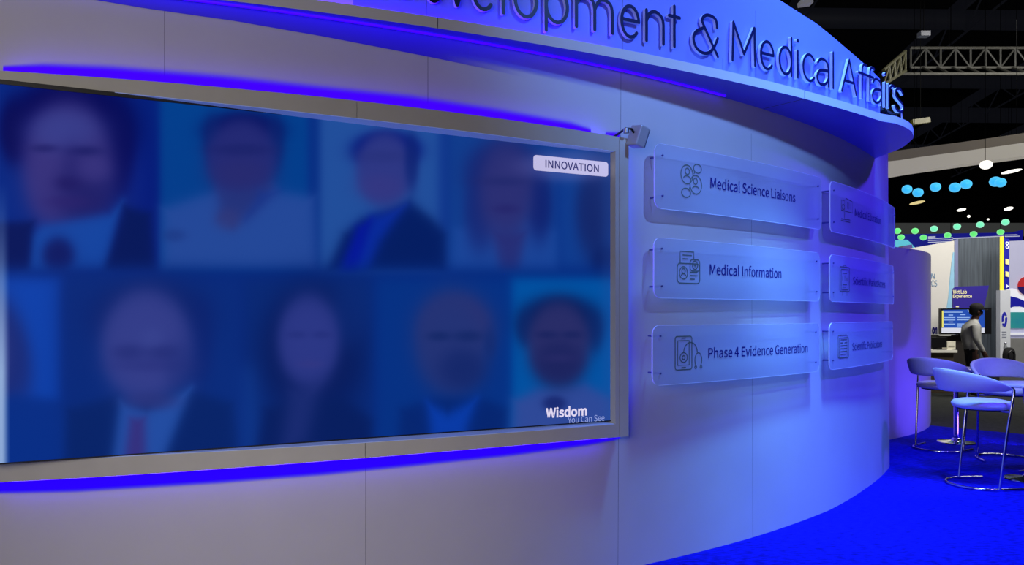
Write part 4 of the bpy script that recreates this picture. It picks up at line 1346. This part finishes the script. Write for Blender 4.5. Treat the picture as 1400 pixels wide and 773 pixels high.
# black bag with a bottle standing on a grey plinth
pl_ = thing('plinth', 'low grey plinth under the black bag', 'plinth', at(1382, 530, 15.0)); pl_.location.z = 0
zp = at(0, 497, 15.0).z
mb = MB(); mb.box((at(1384, 0, 15).x, 15.2, zp / 2), (0.5, 0.4, zp))
rel(mb.build('plinth_body', mat('grey_plinth', lin(120, 122, 120), 0.6, noise=0.1)), pl_)
p = at(1379.5, 496.4, 15.12)
bg = thing('shoulder_bag', 'round topped black bag standing on the plinth at right', 'bag', p)
mb = MB(); mb.lathe([(0.03, 0.0), (0.11, 0.005), (0.125, 0.05), (0.125, 0.16), (0.11, 0.24), (0.07, 0.29), (0.03, 0.305)], n=24)
for i, v in enumerate(mb.v): mb.v[i] = (v[0], v[1] * 0.6, v[2])
mb.build('bag_body', mat('black_fabric', lin(16, 16, 20), 0.8, noise=0.3, nscale=30), bg, smooth=50)
mb = MB(); mb.tube([(-0.05, -0.08, 0.06), (-0.055, -0.075, 0.20), (0.0, -0.06, 0.245), (0.055, -0.075, 0.20), (0.05, -0.08, 0.06)], 0.008, 6)
mb.build('strap', M['black'], bg)
bo = thing('water_bottle', 'clear grey bottle poking up behind the black bag', 'bottle', p + Vector((0.02, 0.14, 0)))
mb = MB(); mb.lathe([(0.03, 0.0), (0.036, 0.01), (0.036, 0.30), (0.022, 0.345), (0.018, 0.36)], n=16)
mb.build('bottle_body', mat('grey_clear_plastic', lin(160, 165, 170), 0.2, noise=0.05), bo, smooth=50)
mb = MB(); mb.lathe([(0.02, 0.36), (0.022, 0.365), (0.022, 0.39), (0.018, 0.395)], n=14)
mb.build('cap', M['steel'], bo, smooth=50)

# ------------------------------------------------------------------ the man in the cap
def skin_body():
    """standing man, facing +X, feet on z=0"""
    J = {
     'pel': ((-0.02, 0, 0.95), (.155, .165)), 'sp1': ((-0.01, 0, 1.10), (.178, .175)), 'sp2': ((-0.03, 0, 1.27), (.165, .19)), 'che': ((-0.03, 0, 1.40), (.115, .175)),
     'nek': ((0.035, 0, 1.50), (.058, .058)), 'hd0': ((0.065, 0, 1.585), (.07, .066)), 'hd1': ((0.075, 0, 1.665), (.096, .080)), 'hd2': ((0.065, 0, 1.735), (.080, .070)),
     'nose': ((0.165, 0, 1.635), (.018, .016)),
     'shL': ((0.0, .19, 1.40), (.075, .07)), 'elL': ((-0.01, .235, 1.12), (.052, .05)), 'wrL': ((0.07, .22, .885), (.036, .033)), 'haL': ((0.10, .215, .82), (.03, .042)),
     'shR': ((0.0, -.19, 1.40), (.075, .07)), 'elR': ((-0.02, -.25, 1.12), (.055, .052)), 'wrR': ((0.09, -.235, .875), (.038, .034)), 'haR': ((0.12, -.23, .81), (.03, .042)),
     'hiL': ((0, .095, .88), (.105, .10)), 'knL': ((0.03, .10, .50), (.07, .068)), 'anL': ((-0.01, .10, .09), (.05, .048)), 'toL': ((.14, .105, .045), (.045, .032)),
     'hiR': ((0, -.095, .88), (.105, .10)), 'knR': ((0.0, -.10, .50), (.07, .068)), 'anR': ((-0.06, -.10, .09), (.05, .048)), 'toR': ((.09, -.11, .045), (.045, .032)),
    }
    E_ = [('pel', 'sp1'), ('sp1', 'sp2'), ('sp2', 'che'), ('che', 'nek'), ('nek', 'hd0'), ('hd0', 'hd1'), ('hd1', 'hd2'), ('hd1', 'nose'),
          ('che', 'shL'), ('shL', 'elL'), ('elL', 'wrL'), ('wrL', 'haL'), ('che', 'shR'), ('shR', 'elR'), ('elR', 'wrR'), ('wrR', 'haR'),
          ('pel', 'hiL'), ('hiL', 'knL'), ('knL', 'anL'), ('anL', 'toL'), ('pel', 'hiR'), ('hiR', 'knR'), ('knR', 'anR'), ('anR', 'toR')]
    for s_, sy in (('L', 1), ('R', -1)):
        hx, hy, hz = J['ha' + s_][0]
        for q, (dx, dy, ln) in enumerate(((0.022, 0.0, .065), (0.008, 0.004, .075), (-0.008, 0.004, .07), (-0.022, 0.0, .055))):
            J['f%s%d' % (s_, q)] = ((hx + dx, hy + dy * sy, hz - .045), (.010, .010))
            J['g%s%d' % (s_, q)] = ((hx + dx + .012, hy - 0.008 * sy, hz - .045 - ln), (.008, .008))
            E_ += [('ha' + s_, 'f%s%d' % (s_, q)), ('f%s%d' % (s_, q), 'g%s%d' % (s_, q))]
        J['t' + s_] = ((hx + .05, hy - .01 * sy, hz - .03), (.011, .011)); J['u' + s_] = ((hx + .06, hy - .015 * sy, hz - .07), (.009, .009))
        E_ += [('ha' + s_, 't' + s_), ('t' + s_, 'u' + s_)]
    keys = list(J); ix = {k: i for i, k in enumerate(keys)}
    me = bpy.data.meshes.new('person_body')
    me.from_pydata([J[k][0] for k in keys], [(ix[a], ix[b]) for a, b in E_], [])
    ob = bpy.data.objects.new('person_body', me); COL.objects.link(ob)
    md = ob.modifiers.new('skin', 'SKIN'); md.branch_smoothing = 0.4; md.use_smooth_shade = True
    lay = me.skin_vertices[0].data
    for k in keys:
        lay[ix[k]].radius = J[k][1]
        lay[ix[k]].use_root = (k == 'pel')
    sb = ob.modifiers.new('sub', 'SUBSURF'); sb.levels = 2; sb.render_levels = 2
    dg = bpy.context.evaluated_depsgraph_get(); dg.update()
    m2 = bpy.data.meshes.new_from_object(ob.evaluated_get(dg))
    bpy.data.objects.remove(ob); bpy.data.meshes.remove(me)
    return m2
pm = skin_body()
for m_ in (mat('grey_shirt', lin(190, 190, 184), 0.8, noise=0.15, nscale=20), mat('dark_trousers', lin(34, 34, 40), 0.8, noise=0.2, nscale=20), mat('brown_skin', lin(96, 66, 54), 0.55, noise=0.08, nscale=15), mat('black_shoes', lin(15, 14, 14), 0.4, noise=0.1)):
    pm.materials.append(m_)
for p_ in pm.polygons:
    c = p_.center
    p_.use_smooth = True
    if c.z > 1.495: k = 2
    elif abs(c.y) > 0.16 and c.z < 0.90 and c.x > -0.1 and c.z > 0.6: k = 2
    elif c.z > 0.93: k = 0
    elif abs(c.y) > 0.185 and c.z > 0.85: k = 0
    elif c.z < 0.10: k = 3
    else: k = 1
    p_.material_index = k
YP = 14.9
man = thing('person', 'man in dark cap, grey shirt and dark trousers walking past the monitor', 'person', (at(1329, 0, YP).x, YP, 0), math.radians(-12))
o = bpy.data.objects.new('body', pm); COL.objects.link(o); o.parent = man
capm = mat('dark_cap_cloth', lin(34, 30, 30), 0.85, noise=0.2, nscale=30)
mb = MB(); mb.lathe([(0.100, 1.69), (0.104, 1.72), (0.100, 1.76), (0.085, 1.79), (0.055, 1.81), (0.01, 1.82)], (0.066, 0, 0), 24)
mb.prism([(0.13, -0.07), (0.20, -0.06), (0.235, 0.0), (0.20, 0.06), (0.13, 0.07)], 1.685, 1.70, lambda u, v, d: Vector((u, v, d)))
mb.build('cap', capm, man, smooth=50)
mb = MB(); mb.lathe([(0.06, 1.58), (0.088, 1.62), (0.094, 1.66), (0.098, 1.70)], (0.05, 0, 0), 20)
for i, v in enumerate(mb.v):
    mb.v[i] = (min(v[0], 0.085), v[1], v[2])
mb.build('hair', mat('black_hair', lin(18, 16, 16), 0.8, noise=0.2), man, smooth=50)
eye_m = mat('eye_dark', lin(20, 16, 16), 0.3, noise=0.1)
for sy in (1, -1):
    mb = MB()
    mb.lathe([(0.002, -0.008), (0.008, -0.005), (0.008, 0.005), (0.002, 0.008)], (0.158, sy * 0.034, 1.665), 10)
    mb.build('eye', eye_m, man)
for sy in (1, -1):
    mb = MB()
    mb.lathe([(0.004, -0.032), (0.016, -0.02), (0.018, 0.015), (0.006, 0.032)], (0.066, sy * 0.084, 1.645), 10)
    mb.build('ear', pm.materials[2], man, smooth=50)
mb = MB(); mb.box((0.150, 0, 1.592), (0.012, 0.045, 0.008))
mb.build('mouth', mat('mouth_dark', lin(70, 40, 38), 0.5, noise=0.1), man)

man.scale = (1.2, 1.12, 1.0)
# ------------------------------------------------------------------ hanging banner, halo, spheres
YH = 24.0
hb = thing('hanging_banner', 'long royal blue hanging banner with white lines and aqua wave', 'banner', at(1320, 330, YH))
mb = MB(); quadp(mb, [(1205, 321), (1383, 318), (1398.5, 314.5), (1398.5, 367), (1373, 368), (1373, 337), (1205, 360)], YH, 0.1)
rel(mb.build('banner_panel', blueprint), hb)
wl_ = [[(1269, 323.5), (1279, 323.2), (1279, 324.6), (1269, 325)]]
for y in (326, 328.6, 331.2): wl_.append([(1269, y), (1303, y - 1.4), (1303, y - .3), (1269, y + 1.1)])
wl_.append([(1303, 325.6), (1372, 322.4), (1372, 323.6), (1303, 327)])
for (x0, x1, y) in ((1374, 1391, 321), (1374, 1394, 323), (1382, 1387, 334), (1382, 1390, 336), (1381, 1392, 344.5), (1382, 1390, 347), (1382, 1387, 357), (1382, 1392, 359)):
    wl_.append([(x0, y), (x1, y - .4), (x1, y + .6), (x0, y + 1)])
for q_ in wl_:
    mb = MB(); quadp(mb, q_, YH - .02, 0.01)
    rel(mb.build('white_line', wt), hb)
mb = MB(); quadp(mb, [(1224, 328.5), (1240, 328), (1245, 332), (1252, 340), (1262, 345), (1224, 347)], YH - .02, 0.01)
rel(mb.build('aqua_wave', mat('cyan_wave', lin(110, 215, 235), 0.5, noise=0.06, emit=lin(100, 205, 230), es=0.6)), hb)
mb = MB()
for x in (1300, 1368):
    pa = at(x, 322, YH + .05); mb.tube([pa, (pa.x, pa.y, 12.99)], 0.01, 6)
rel(mb.build('suspension_cable', M['cable']), hb)
# small beige projector on the partition top
pj = thing('spot_projector', 'small beige projector on the blue partition top', 'projector', at(1237, 343, 10.2))
mb = MB(); q = at(1238, 338.5, 10.2)
mb.box(q, (0.13, 0.10, 0.05), rot=Matrix.Rotation(math.radians(-10), 3, 'Y'))
rel(mb.build('projector_body', mat('beige_plastic', lin(190, 180, 165), 0.5, noise=0.05, emit=lin(170, 160, 145), es=0.2)), pj)
mb = MB(); mb.tube([(q.x - .03, q.y, 2.46), (q.x - .03, q.y, q.z)], 0.012, 8)
rel(mb.build('mount', M['black']), pj)

# grey bulkhead far away
mb = MB(); slab(mb, 1100, 1500, 305, 322, 34, 0.4)
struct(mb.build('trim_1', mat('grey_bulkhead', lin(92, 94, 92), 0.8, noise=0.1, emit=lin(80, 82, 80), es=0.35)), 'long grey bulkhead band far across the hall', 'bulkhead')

# cream halo ring section
YR = 12.5
hp = [(1170, 214, 238), (1195, 211.5, 238.5), (1212, 208.5, 238.5), (1228, 206, 238), (1260, 201.5, 232.5), (1307, 195.5, 226), (1350, 189.5, 220), (1400, 182, 213.5), (1450, 174, 207), (1500, 165, 200)]
halo = thing('halo_ring', 'large cream hanging ring section above the stools', 'ring', at(1310, 210, YR))
up, lo = MB(), MB()
for mbx, f0, f1, dy in ((up, 0.0, 0.42, 0.0), (lo, 0.42, 1.0, 0.25)):
    vs = []
    for (x, yt, yb) in hp:
        ya, yb2 = yt + (yb - yt) * f0, yt + (yb - yt) * f1
        A_, B_ = at(x, ya, YR), at(x, yb2, YR)
        vs += [A_, B_, B_ + Vector((0, 0.4, 0)), A_ + Vector((0, 0.4, 0))]
    fs = []
    for i in range(len(hp) - 1):
        for k in range(4):
            fs.append((4 * i + k, 4 * i + (k + 1) % 4, 4 * i + 4 + (k + 1) % 4, 4 * i + 4 + k))
    n_ = 4 * (len(hp) - 1)
    fs += [(0, 1, 2, 3), (n_, n_ + 3, n_ + 2, n_ + 1)]
    mbx.add(vs, fs)
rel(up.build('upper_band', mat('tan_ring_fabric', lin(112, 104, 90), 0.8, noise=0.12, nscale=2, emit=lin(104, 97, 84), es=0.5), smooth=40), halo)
rel(lo.build('lower_band', mat('cream_ring_fabric', lin(150, 147, 138), 0.8, noise=0.08, nscale=2, emit=lin(160, 155, 142), es=0.8), smooth=40), halo)  # both ring bands given emission in place of hall light
mb = MB()
for x in (1250, 1390):
    pa = at(x, 205, YR + .2); mb.tube([pa, (pa.x, pa.y, 12.99)], 0.005, 6)
rel(mb.build('suspension_cable', M['cable']), halo)

def sphere_proto(col, name, rim):
    t = thing('globe_light', 'x', 'globe light')
    mb = MB()
    n = 14
    mb.lathe([(max(0.001, math.sin(PI * k / n)), -math.cos(PI * k / n)) for k in range(n + 1)], n=20)
    m_ = bpy.data.materials.new(name); m_.use_nodes = True
    nt = m_.node_tree; b = nt.nodes['Principled BSDF']
    b.inputs['Base Color'].default_value = (*col, 1)
    lw = nt.nodes.new('ShaderNodeLayerWeight'); lw.inputs['Blend'].default_value = 0.45
    mx = nt.nodes.new('ShaderNodeMixRGB')
    mx.inputs[1].default_value = (*col, 1); mx.inputs[2].default_value = (*rim, 1)
    nt.links.new(lw.outputs['Facing'], mx.inputs[0]); nt.links.new(mx.outputs[0], b.inputs['Emission Color'])
    b.inputs['Emission Strength'].default_value = 0.95
    mb.build('globe', m_, t, smooth=60)
    mb = MB(); mb.tube([(0, 0, 0.98), (0, 0, 14)], 0.02, 5)
    mb.build('cord', M['cable'], t)
    return t
GL = [('blue', lin(45, 165, 240), lin(110, 215, 250), [(1240, 259, 6.3), (1255, 263.5, 6.6), (1279, 256, 6.6), (1305.5, 256.5, 7), (1321, 252, 7), (1361, 248.5, 7.4), (1368, 249.8, 6.8)], 20.0, 'blue globes hanging in the upper row'),
      ('green', lin(90, 225, 110), lin(170, 250, 190), [(1227, 316, 4.4), (1232, 324.6, 4.2), (1251, 316, 4.5), (1262.5, 325, 4.3), (1277, 313, 4.6), (1295.5, 322, 4.3), (1308.5, 310, 4.6), (1331, 320.3, 4.4), (1340, 307.5, 4.6), (1368, 317.5, 4.4), (1374.5, 304, 4.8)], 22.0, 'green globes hanging in the lower rows')]
LB = {'blue': ['leftmost of the blue hanging globes', 'second blue hanging globe from the left, slightly lower', 'third blue hanging globe from the left, standing alone', 'fourth blue hanging globe from the left, left of a touching pair',
               'fifth blue hanging globe from the left, higher of a touching pair', 'large blue hanging globe overlapping another at right', 'rightmost blue hanging globe, half behind its neighbour'],
      'green': ['green hanging globe cut by the sign edge, upper leftmost', 'low green hanging globe beside the partition top', 'second upper green hanging globe from the left', 'low green hanging globe above the blue banner, second low one',
                'mint green hanging globe above the cream booth wall, third in the upper row', 'low green hanging globe above the end of the cream wall', 'mint hanging globe above the grey tower left edge', 'low green hanging globe above the grey tower',
                'mint hanging globe above the middle of the grey tower', 'low green hanging globe on top of the yellow edge', 'rightmost mint hanging globe, highest of its row']}
for nm, col, rim, lst, Yb, grp in GL:
    proto = sphere_proto(col, nm + '_globe_glow', rim)
    for i, (x, y, r) in enumerate(lst):
        o = proto if i == 0 else copy_tree(proto)
        Yq = Yb + (0.9 if i % 2 else 0.0)
        if nm == 'green' and i in (4, 6, 8, 10):
            Yq = Yb + 0.3
        o.location = at(x, y, Yq)
        s_ = r / F * Yq
        o.scale = (s_ * 1.06, s_, s_ * 0.92)
        o['label'] = LB[nm][i]; o['group'] = grp
        for ch in o.children:
            if ch.name.startswith('cord'):
                ch.scale = (0.4, 0.4, (13.0 - o.location.z) / (14 * s_))
# mint variant of the upper row lives in its own material: colour drifts from green to mint with the row
mint = bpy.data.materials['green_globe_glow'].copy(); mint.name = 'mint_globe_glow'
for nd in mint.node_tree.nodes:
    if nd.type == 'MIX_RGB':
        nd.inputs[1].default_value = (*lin(110, 228, 190), 1); nd.inputs[2].default_value = (*lin(190, 250, 225), 1)
for o in list(COL.objects):
    if o.name.startswith('globe_light') and any(k in o['label'] for k in ('mint',)):
        for ch in o.children:
            if ch.name.startswith('globe'):
                ch.data = ch.data.copy(); ch.data.materials[0] = mint

# ceiling lights
wl = emis('high_bay_glow', lin(255, 250, 238), 1.6)
yw = emis('high_bay_yellow', lin(235, 215, 150), 0.9)
BAY = [(1348, 225.5, 8.6, 6.0, 12.0, wl, 'bright round ceiling light just under the cream ring'), (1383, 234.5, 15, 2.2, 30, wl, 'long thin ceiling light right of the round one'),
       (1254, 277.3, 11, 2.0, 30, yw, 'yellowish ceiling light below the blue globes'), (1314.5, 287, 6.5, 2.0, 34, wl, 'small ceiling light near the centre of the dark hall'),
       (1379, 285.5, 6.6, 2.4, 34, wl, 'oval ceiling light at the right of the dark hall'), (1324.5, 296, 2.0, 1.8, 40, wl, 'tiny distant ceiling light above the green globes'), (1351, 300, 1.7, 1.3, 40, wl, 'tiny distant ceiling light above the grey tower')]
for x, y, rx, ry, Y, m_, lab in BAY:
    c = at(x, y, Y)
    t = thing('ceiling_light', lab, 'light', c, group='hall ceiling lights')
    a, b = rx / F * Y, ry / F * Y
    mb = MB()
    n = 10
    mb.lathe([(max(.002, math.sin(PI * k / n)), -math.cos(PI * k / n)) for k in range(n + 1)], n=20)
    tilt = math.radians(12 if ry < 5 else 5)
    Rm = Matrix.Rotation(-tilt, 3, 'Y')
    mb.v = [tuple(Rm @ Vector((v[0] * a, v[1] * b, v[2] * b))) for v in mb.v]
    mb.build('lens', m_, t, smooth=60)
    mb = MB(); mb.tube([(0, b * .3, b * .8), (0, b * .3, 12.99 - c.z)], 0.006, 6)
    mb.build('stem', M['cable'], t)

# ------------------------------------------------------------------ trusses and rigging
tm = mat('dull_truss_metal', lin(52, 51, 45), 0.6, 0.3, noise=0.2, emit=lin(50, 50, 44), es=0.2)  # emission stands in for hall light on the truss
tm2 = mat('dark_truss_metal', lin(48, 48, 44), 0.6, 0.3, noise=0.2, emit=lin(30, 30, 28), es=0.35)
YT = 16.0
tr = thing('lighting_truss', 'long horizontal lighting truss high in the dark hall', 'truss', at(1320, 82, YT))
zA, zB2 = at(0, 65.5, YT).z, at(0, 92.5, YT).z
xA, xB = at(1245, 0, YT).x, at(1470, 0, YT).x
dpt = YT * 0.075
mb = MB()
ch1 = [(YT, zA), (YT, zB2), (YT + 1.1, zB2 + .28), (YT + 1.1, zA + .30)]
for (yy, zz) in ch1[:2]:
    mb.tube([(xA, yy, zz), (xB, yy, zz)], 0.03, 8)
ybk = YT - 0.85; zbk = at(0, 100.5, YT).z * 1.0
zbk = EYE + (HY - 101) / F * ybk
mb.tube([(xA * ybk / YT - .3, ybk, zbk), (xB, ybk, zbk)], 0.028, 8)
rel(mb.build('chord', tm), tr)
mb = MB()
n = 11
for k in range(n):
    x0 = xA + (xB - xA) * k / n; x1 = xA + (xB - xA) * (k + 1) / n
    mb.tube([(x0, YT, zA), (x0, YT, zB2)], 0.022, 6)
    mb.tube([(x0, YT, zA if k % 2 else zB2), (x1, YT, zB2 if k % 2 else zA)], 0.018, 6)
rel(mb.build('lattice', tm2), tr)
mb = MB()
for k in range(n):
    x0 = xA + (xB - xA) * (k + .1) / n; x1 = xA + (xB - xA) * (k + .8) / n
    mb.tube([(x1, YT, zB2), (x0, ybk, zbk)], 0.02, 6)
rel(mb.build('lower_lattice', tm), tr)
for xx in (xA + .8, xB - .8):
    mb = MB(); mb.tube([(xx, YT, zA), (xx, YT, 12.99)], 0.006, 6)
    rel(mb.build('suspension_cable', M['cable']), tr)
tr2 = thing('corner_truss', 'short angled truss end beside the last header letters', 'truss', at(1228, 90, YT))
mb = MB()
a = at(1238, 70, YT - .9); b = at(1208, 96, YT - 2.0)
c = at(1238, 97, YT - .9); d = at(1208, 116, YT - 2.0)
mb.tube([a, b], 0.03, 8); mb.tube([c, d], 0.03, 8)
for k in range(4):
    mb.tube([a.lerp(b, k / 4), c.lerp(d, (k + 1) / 4)], 0.02, 6)
    mb.tube([a.lerp(b, k / 4), c.lerp(d, k / 4)], 0.02, 6)
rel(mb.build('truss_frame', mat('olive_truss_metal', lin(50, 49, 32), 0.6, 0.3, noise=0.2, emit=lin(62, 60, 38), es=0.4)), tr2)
fx = thing('rig_fixture', 'small pale light fixture hung above the truss', 'light fixture', at(1263, 47, 14.5))
mb = MB(); q = at(1263, 47, 14.5); mb.box(q, (0.18, 0.15, 0.09))
rel(mb.build('fixture_body', mat('pale_fixture', lin(62, 64, 70), 0.5, noise=0.2, emit=lin(58, 60, 66), es=0.6)), fx)
fx2 = thing('rig_fixture', 'pale light fixture at the top edge above the header end', 'light fixture', at(1102, 4, 11))
mb = MB(); q = at(1101, 4, 11); mb.box(q, (0.17, 0.15, 0.06), rot=Matrix.Rotation(math.radians(-8), 3, 'Y'))
rel(mb.build('fixture_body', mat('white_fixture', lin(150, 150, 155), 0.5, noise=0.2, emit=lin(120, 120, 125), es=0.6)), fx2)
fy = thing('yellow_rig_sign', 'small dim yellow box hung right of the canopy tip', 'sign box', at(1258, 166, 15))
mb = MB(); q = at(1258.5, 166, 15); mb.box(q, (0.34, 0.1, 0.10), rot=Matrix.Rotation(math.radians(-8), 3, 'Y'))
rel(mb.build('box_body', mat('dim_yellow_box', lin(66, 61, 24), 0.5, noise=0.5, nscale=6, emit=lin(70, 66, 26), es=0.6)), fy)
for par, px, py, Yq in ((fx, 1263, 47, 14.5), (fx2, 1102, 4, 11), (fy, 1258.5, 166, 15)):
    q = at(px, py, Yq); mb = MB(); mb.tube([q, (q.x, q.y, 12.99)], 0.006, 6)
    rel(mb.build('suspension_cable', M['cable']), par)
# ducts and joists under the black ceiling
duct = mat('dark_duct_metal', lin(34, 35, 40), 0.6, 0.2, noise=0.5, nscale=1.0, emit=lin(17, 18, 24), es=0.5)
for i, (y0, zz, rr_) in enumerate(((22, 11.9, .22), (27, 12.2, .35), (33, 11.8, .28), (40, 12.2, .4), (47, 11.9, .3))):
    mb = MB(); mb.tube([(-4, y0, zz), (45, y0 + 1.5, zz)], rr_, 12)
    o = mb.build('ceiling_duct', duct, smooth=40)
    tag(o, 'dark round duct under the black hall ceiling', 'duct', 'ducts under the hall ceiling')
for i in range(7):
    x = 2 + i * 6
    mb = MB()
    mb.bar((x, 12, 12.7), (x + 6, 56, 12.7), 0.12, 0.5)
    for k in range(16):
        p0 = Vector((x, 12, 0)).lerp(Vector((x + 6, 56, 0)), k / 16); p1 = Vector((x, 12, 0)).lerp(Vector((x + 6, 56, 0)), (k + 1) / 16)
        mb.tube([(p0.x, p0.y, 12.5), ((p0.x + p1.x) / 2, (p0.y + p1.y) / 2, 11.6)], 0.03, 5); mb.tube([((p0.x + p1.x) / 2, (p0.y + p1.y) / 2, 11.6), (p1.x, p1.y, 12.5)], 0.03, 5)
    mb.tube([(x, 12, 11.6), (x + 6, 56, 11.6)], 0.04, 6)
    o = mb.build('ceiling_joist', duct)
    tag(o, 'dark open web joist under the black hall ceiling', 'joist', 'joists under the hall ceiling')

# ------------------------------------------------------------------ lights
def spot(name, loc, target, energy, col, angle, blend=0.5, size=0.15):
    l = bpy.data.lights.new(name, 'SPOT'); l.energy = energy; l.color = col; l.spot_size = math.radians(angle); l.spot_blend = blend; l.shadow_soft_size = size
    o = bpy.data.objects.new(name, l); COL.objects.link(o); o.location = loc
    o.rotation_euler = (Vector(target) - Vector(loc)).to_track_quat('-Z', 'Y').to_euler()
    return o
def area(name, loc, target, energy, col, sx, sy):
    l = bpy.data.lights.new(name, 'AREA'); l.energy = energy; l.color = col; l.shape = 'RECTANGLE'; l.size = sx; l.size_y = sy
    o = bpy.data.objects.new(name, l); COL.objects.link(o); o.location = loc
    o.rotation_euler = (Vector(target) - Vector(loc)).to_track_quat('-Z', 'Y').to_euler()
    return o
# pale blue key on the sign section, steep so that the canopy shades the upper wall
spot('key_spot', (3.5, 4.2, 9.0), (2.4, 6.1, 0.7), 5800, (0.12, 0.40, 1.0), 38, 1.0, 0.45)
# spots added to brighten the two lower sign rows and the wall foot
spot('added_sign_spot', (3.3, 1.9, 6.6), (2.0, 5.55, 2.02), 560, (0.20, 0.55, 1.0), 10, 1.0, 0.1)
spot('added_sign_spot', (3.3, 1.9, 6.6), (2.0, 5.55, 1.46), 560, (0.20, 0.55, 1.0), 10, 1.0, 0.1)
spot('added_foot_spot', (4.2, 1.2, 4.6), (2.1, 5.7, 0.35), 520, (0.18, 0.42, 1.0), 24, 1.0, 0.3)
# deep blue wash from the right
spot('blue_wash', (7.0, 2.4, 7.5), (3.5, 7.4, 1.4), 3000, (0.07, 0.03, 1.0), 42, 1.0, 0.3)
spot('added_stool_fill', (4.0, 4.5, 5.5), (5.2, 8.8, 0.8), 420, (0.16, 0.12, 1.0), 34, 1.0, 0.3)  # added fill to lift the farther stools
spot('blue_floor', (4.5, 4.0, 8.0), (3.0, 6.0, 0.0), 1250, (0.03, 0.03, 1.0), 56, 1.0, 0.4)
# fascia wash
spot('fascia_wash', (3.2, 0.6, 5.6), (1.4, 4.9, 3.6), 1350, (0.17, 0.36, 1.0), 42, 1.0, 0.2)
# dim neutral hall light on the left half of the wall
hf = area('hall_fill', (-2.0, -1.2, 2.4), (-0.6, 4.0, 0.9), 84, (1.0, 0.92, 0.88), 4, 2)
spot('added_low_fill', (-0.6, 0.3, 1.7), (-0.6, 4.1, 0.0), 120, (1.0, 0.94, 0.92), 66, 1.0, 0.6)  # added spot to lift the lower left wall
spot('added_partition_fill', (5.0, 7.2, 5.2), (5.5, 10.6, 1.5), 420, (0.12, 0.05, 1.0), 34, 1.0, 0.3)  # added spot to fill the dark upper left of the partition
# light above the stools and the far booth
spot('stool_spot', (2.8, 5.2, 6.5), (4.6, 7.4, 0.9), 700, (0.36, 0.66, 1.0), 30, 0.9, 0.2)
area('booth_light', (10.5, 13.0, 6.5), (10.0, 17.0, 1.5), 480, (1.0, 0.97, 0.92), 5, 2)
spot('wing_wash', (6.3, 9.3, 0.12), (5.4, 10.6, 1.1), 110, (0.09, 0.04, 1.0), 120, 0.9, 0.15)

w = bpy.data.worlds.new('hall_dark'); SC.world = w; w.use_nodes = True
w.node_tree.nodes['Background'].inputs['Color'].default_value = (*lin(60, 64, 90), 1)
w.node_tree.nodes['Background'].inputs['Strength'].default_value = 0.05

# ------------------------------------------------------------------ camera
cam = bpy.data.cameras.new('camera')
cam.sensor_width = 36; cam.lens = 36 * F / 1400
cam.shift_y = (HY - 386.5) / 1400
cam.clip_end = 200
co = bpy.data.objects.new('camera', cam); COL.objects.link(co)
co.location = (0, 0, EYE); co.rotation_euler = (PI / 2, 0, 0)
SC.camera = co
SC.view_settings.view_transform = 'Standard'
SC.view_settings.look = 'None'
SC.view_settings.exposure = 0
SC.view_settings.gamma = 1
SC.cycles.use_denoising = True
SC.cycles.max_bounces = 6
SC.cycles.sample_clamp_indirect = 4
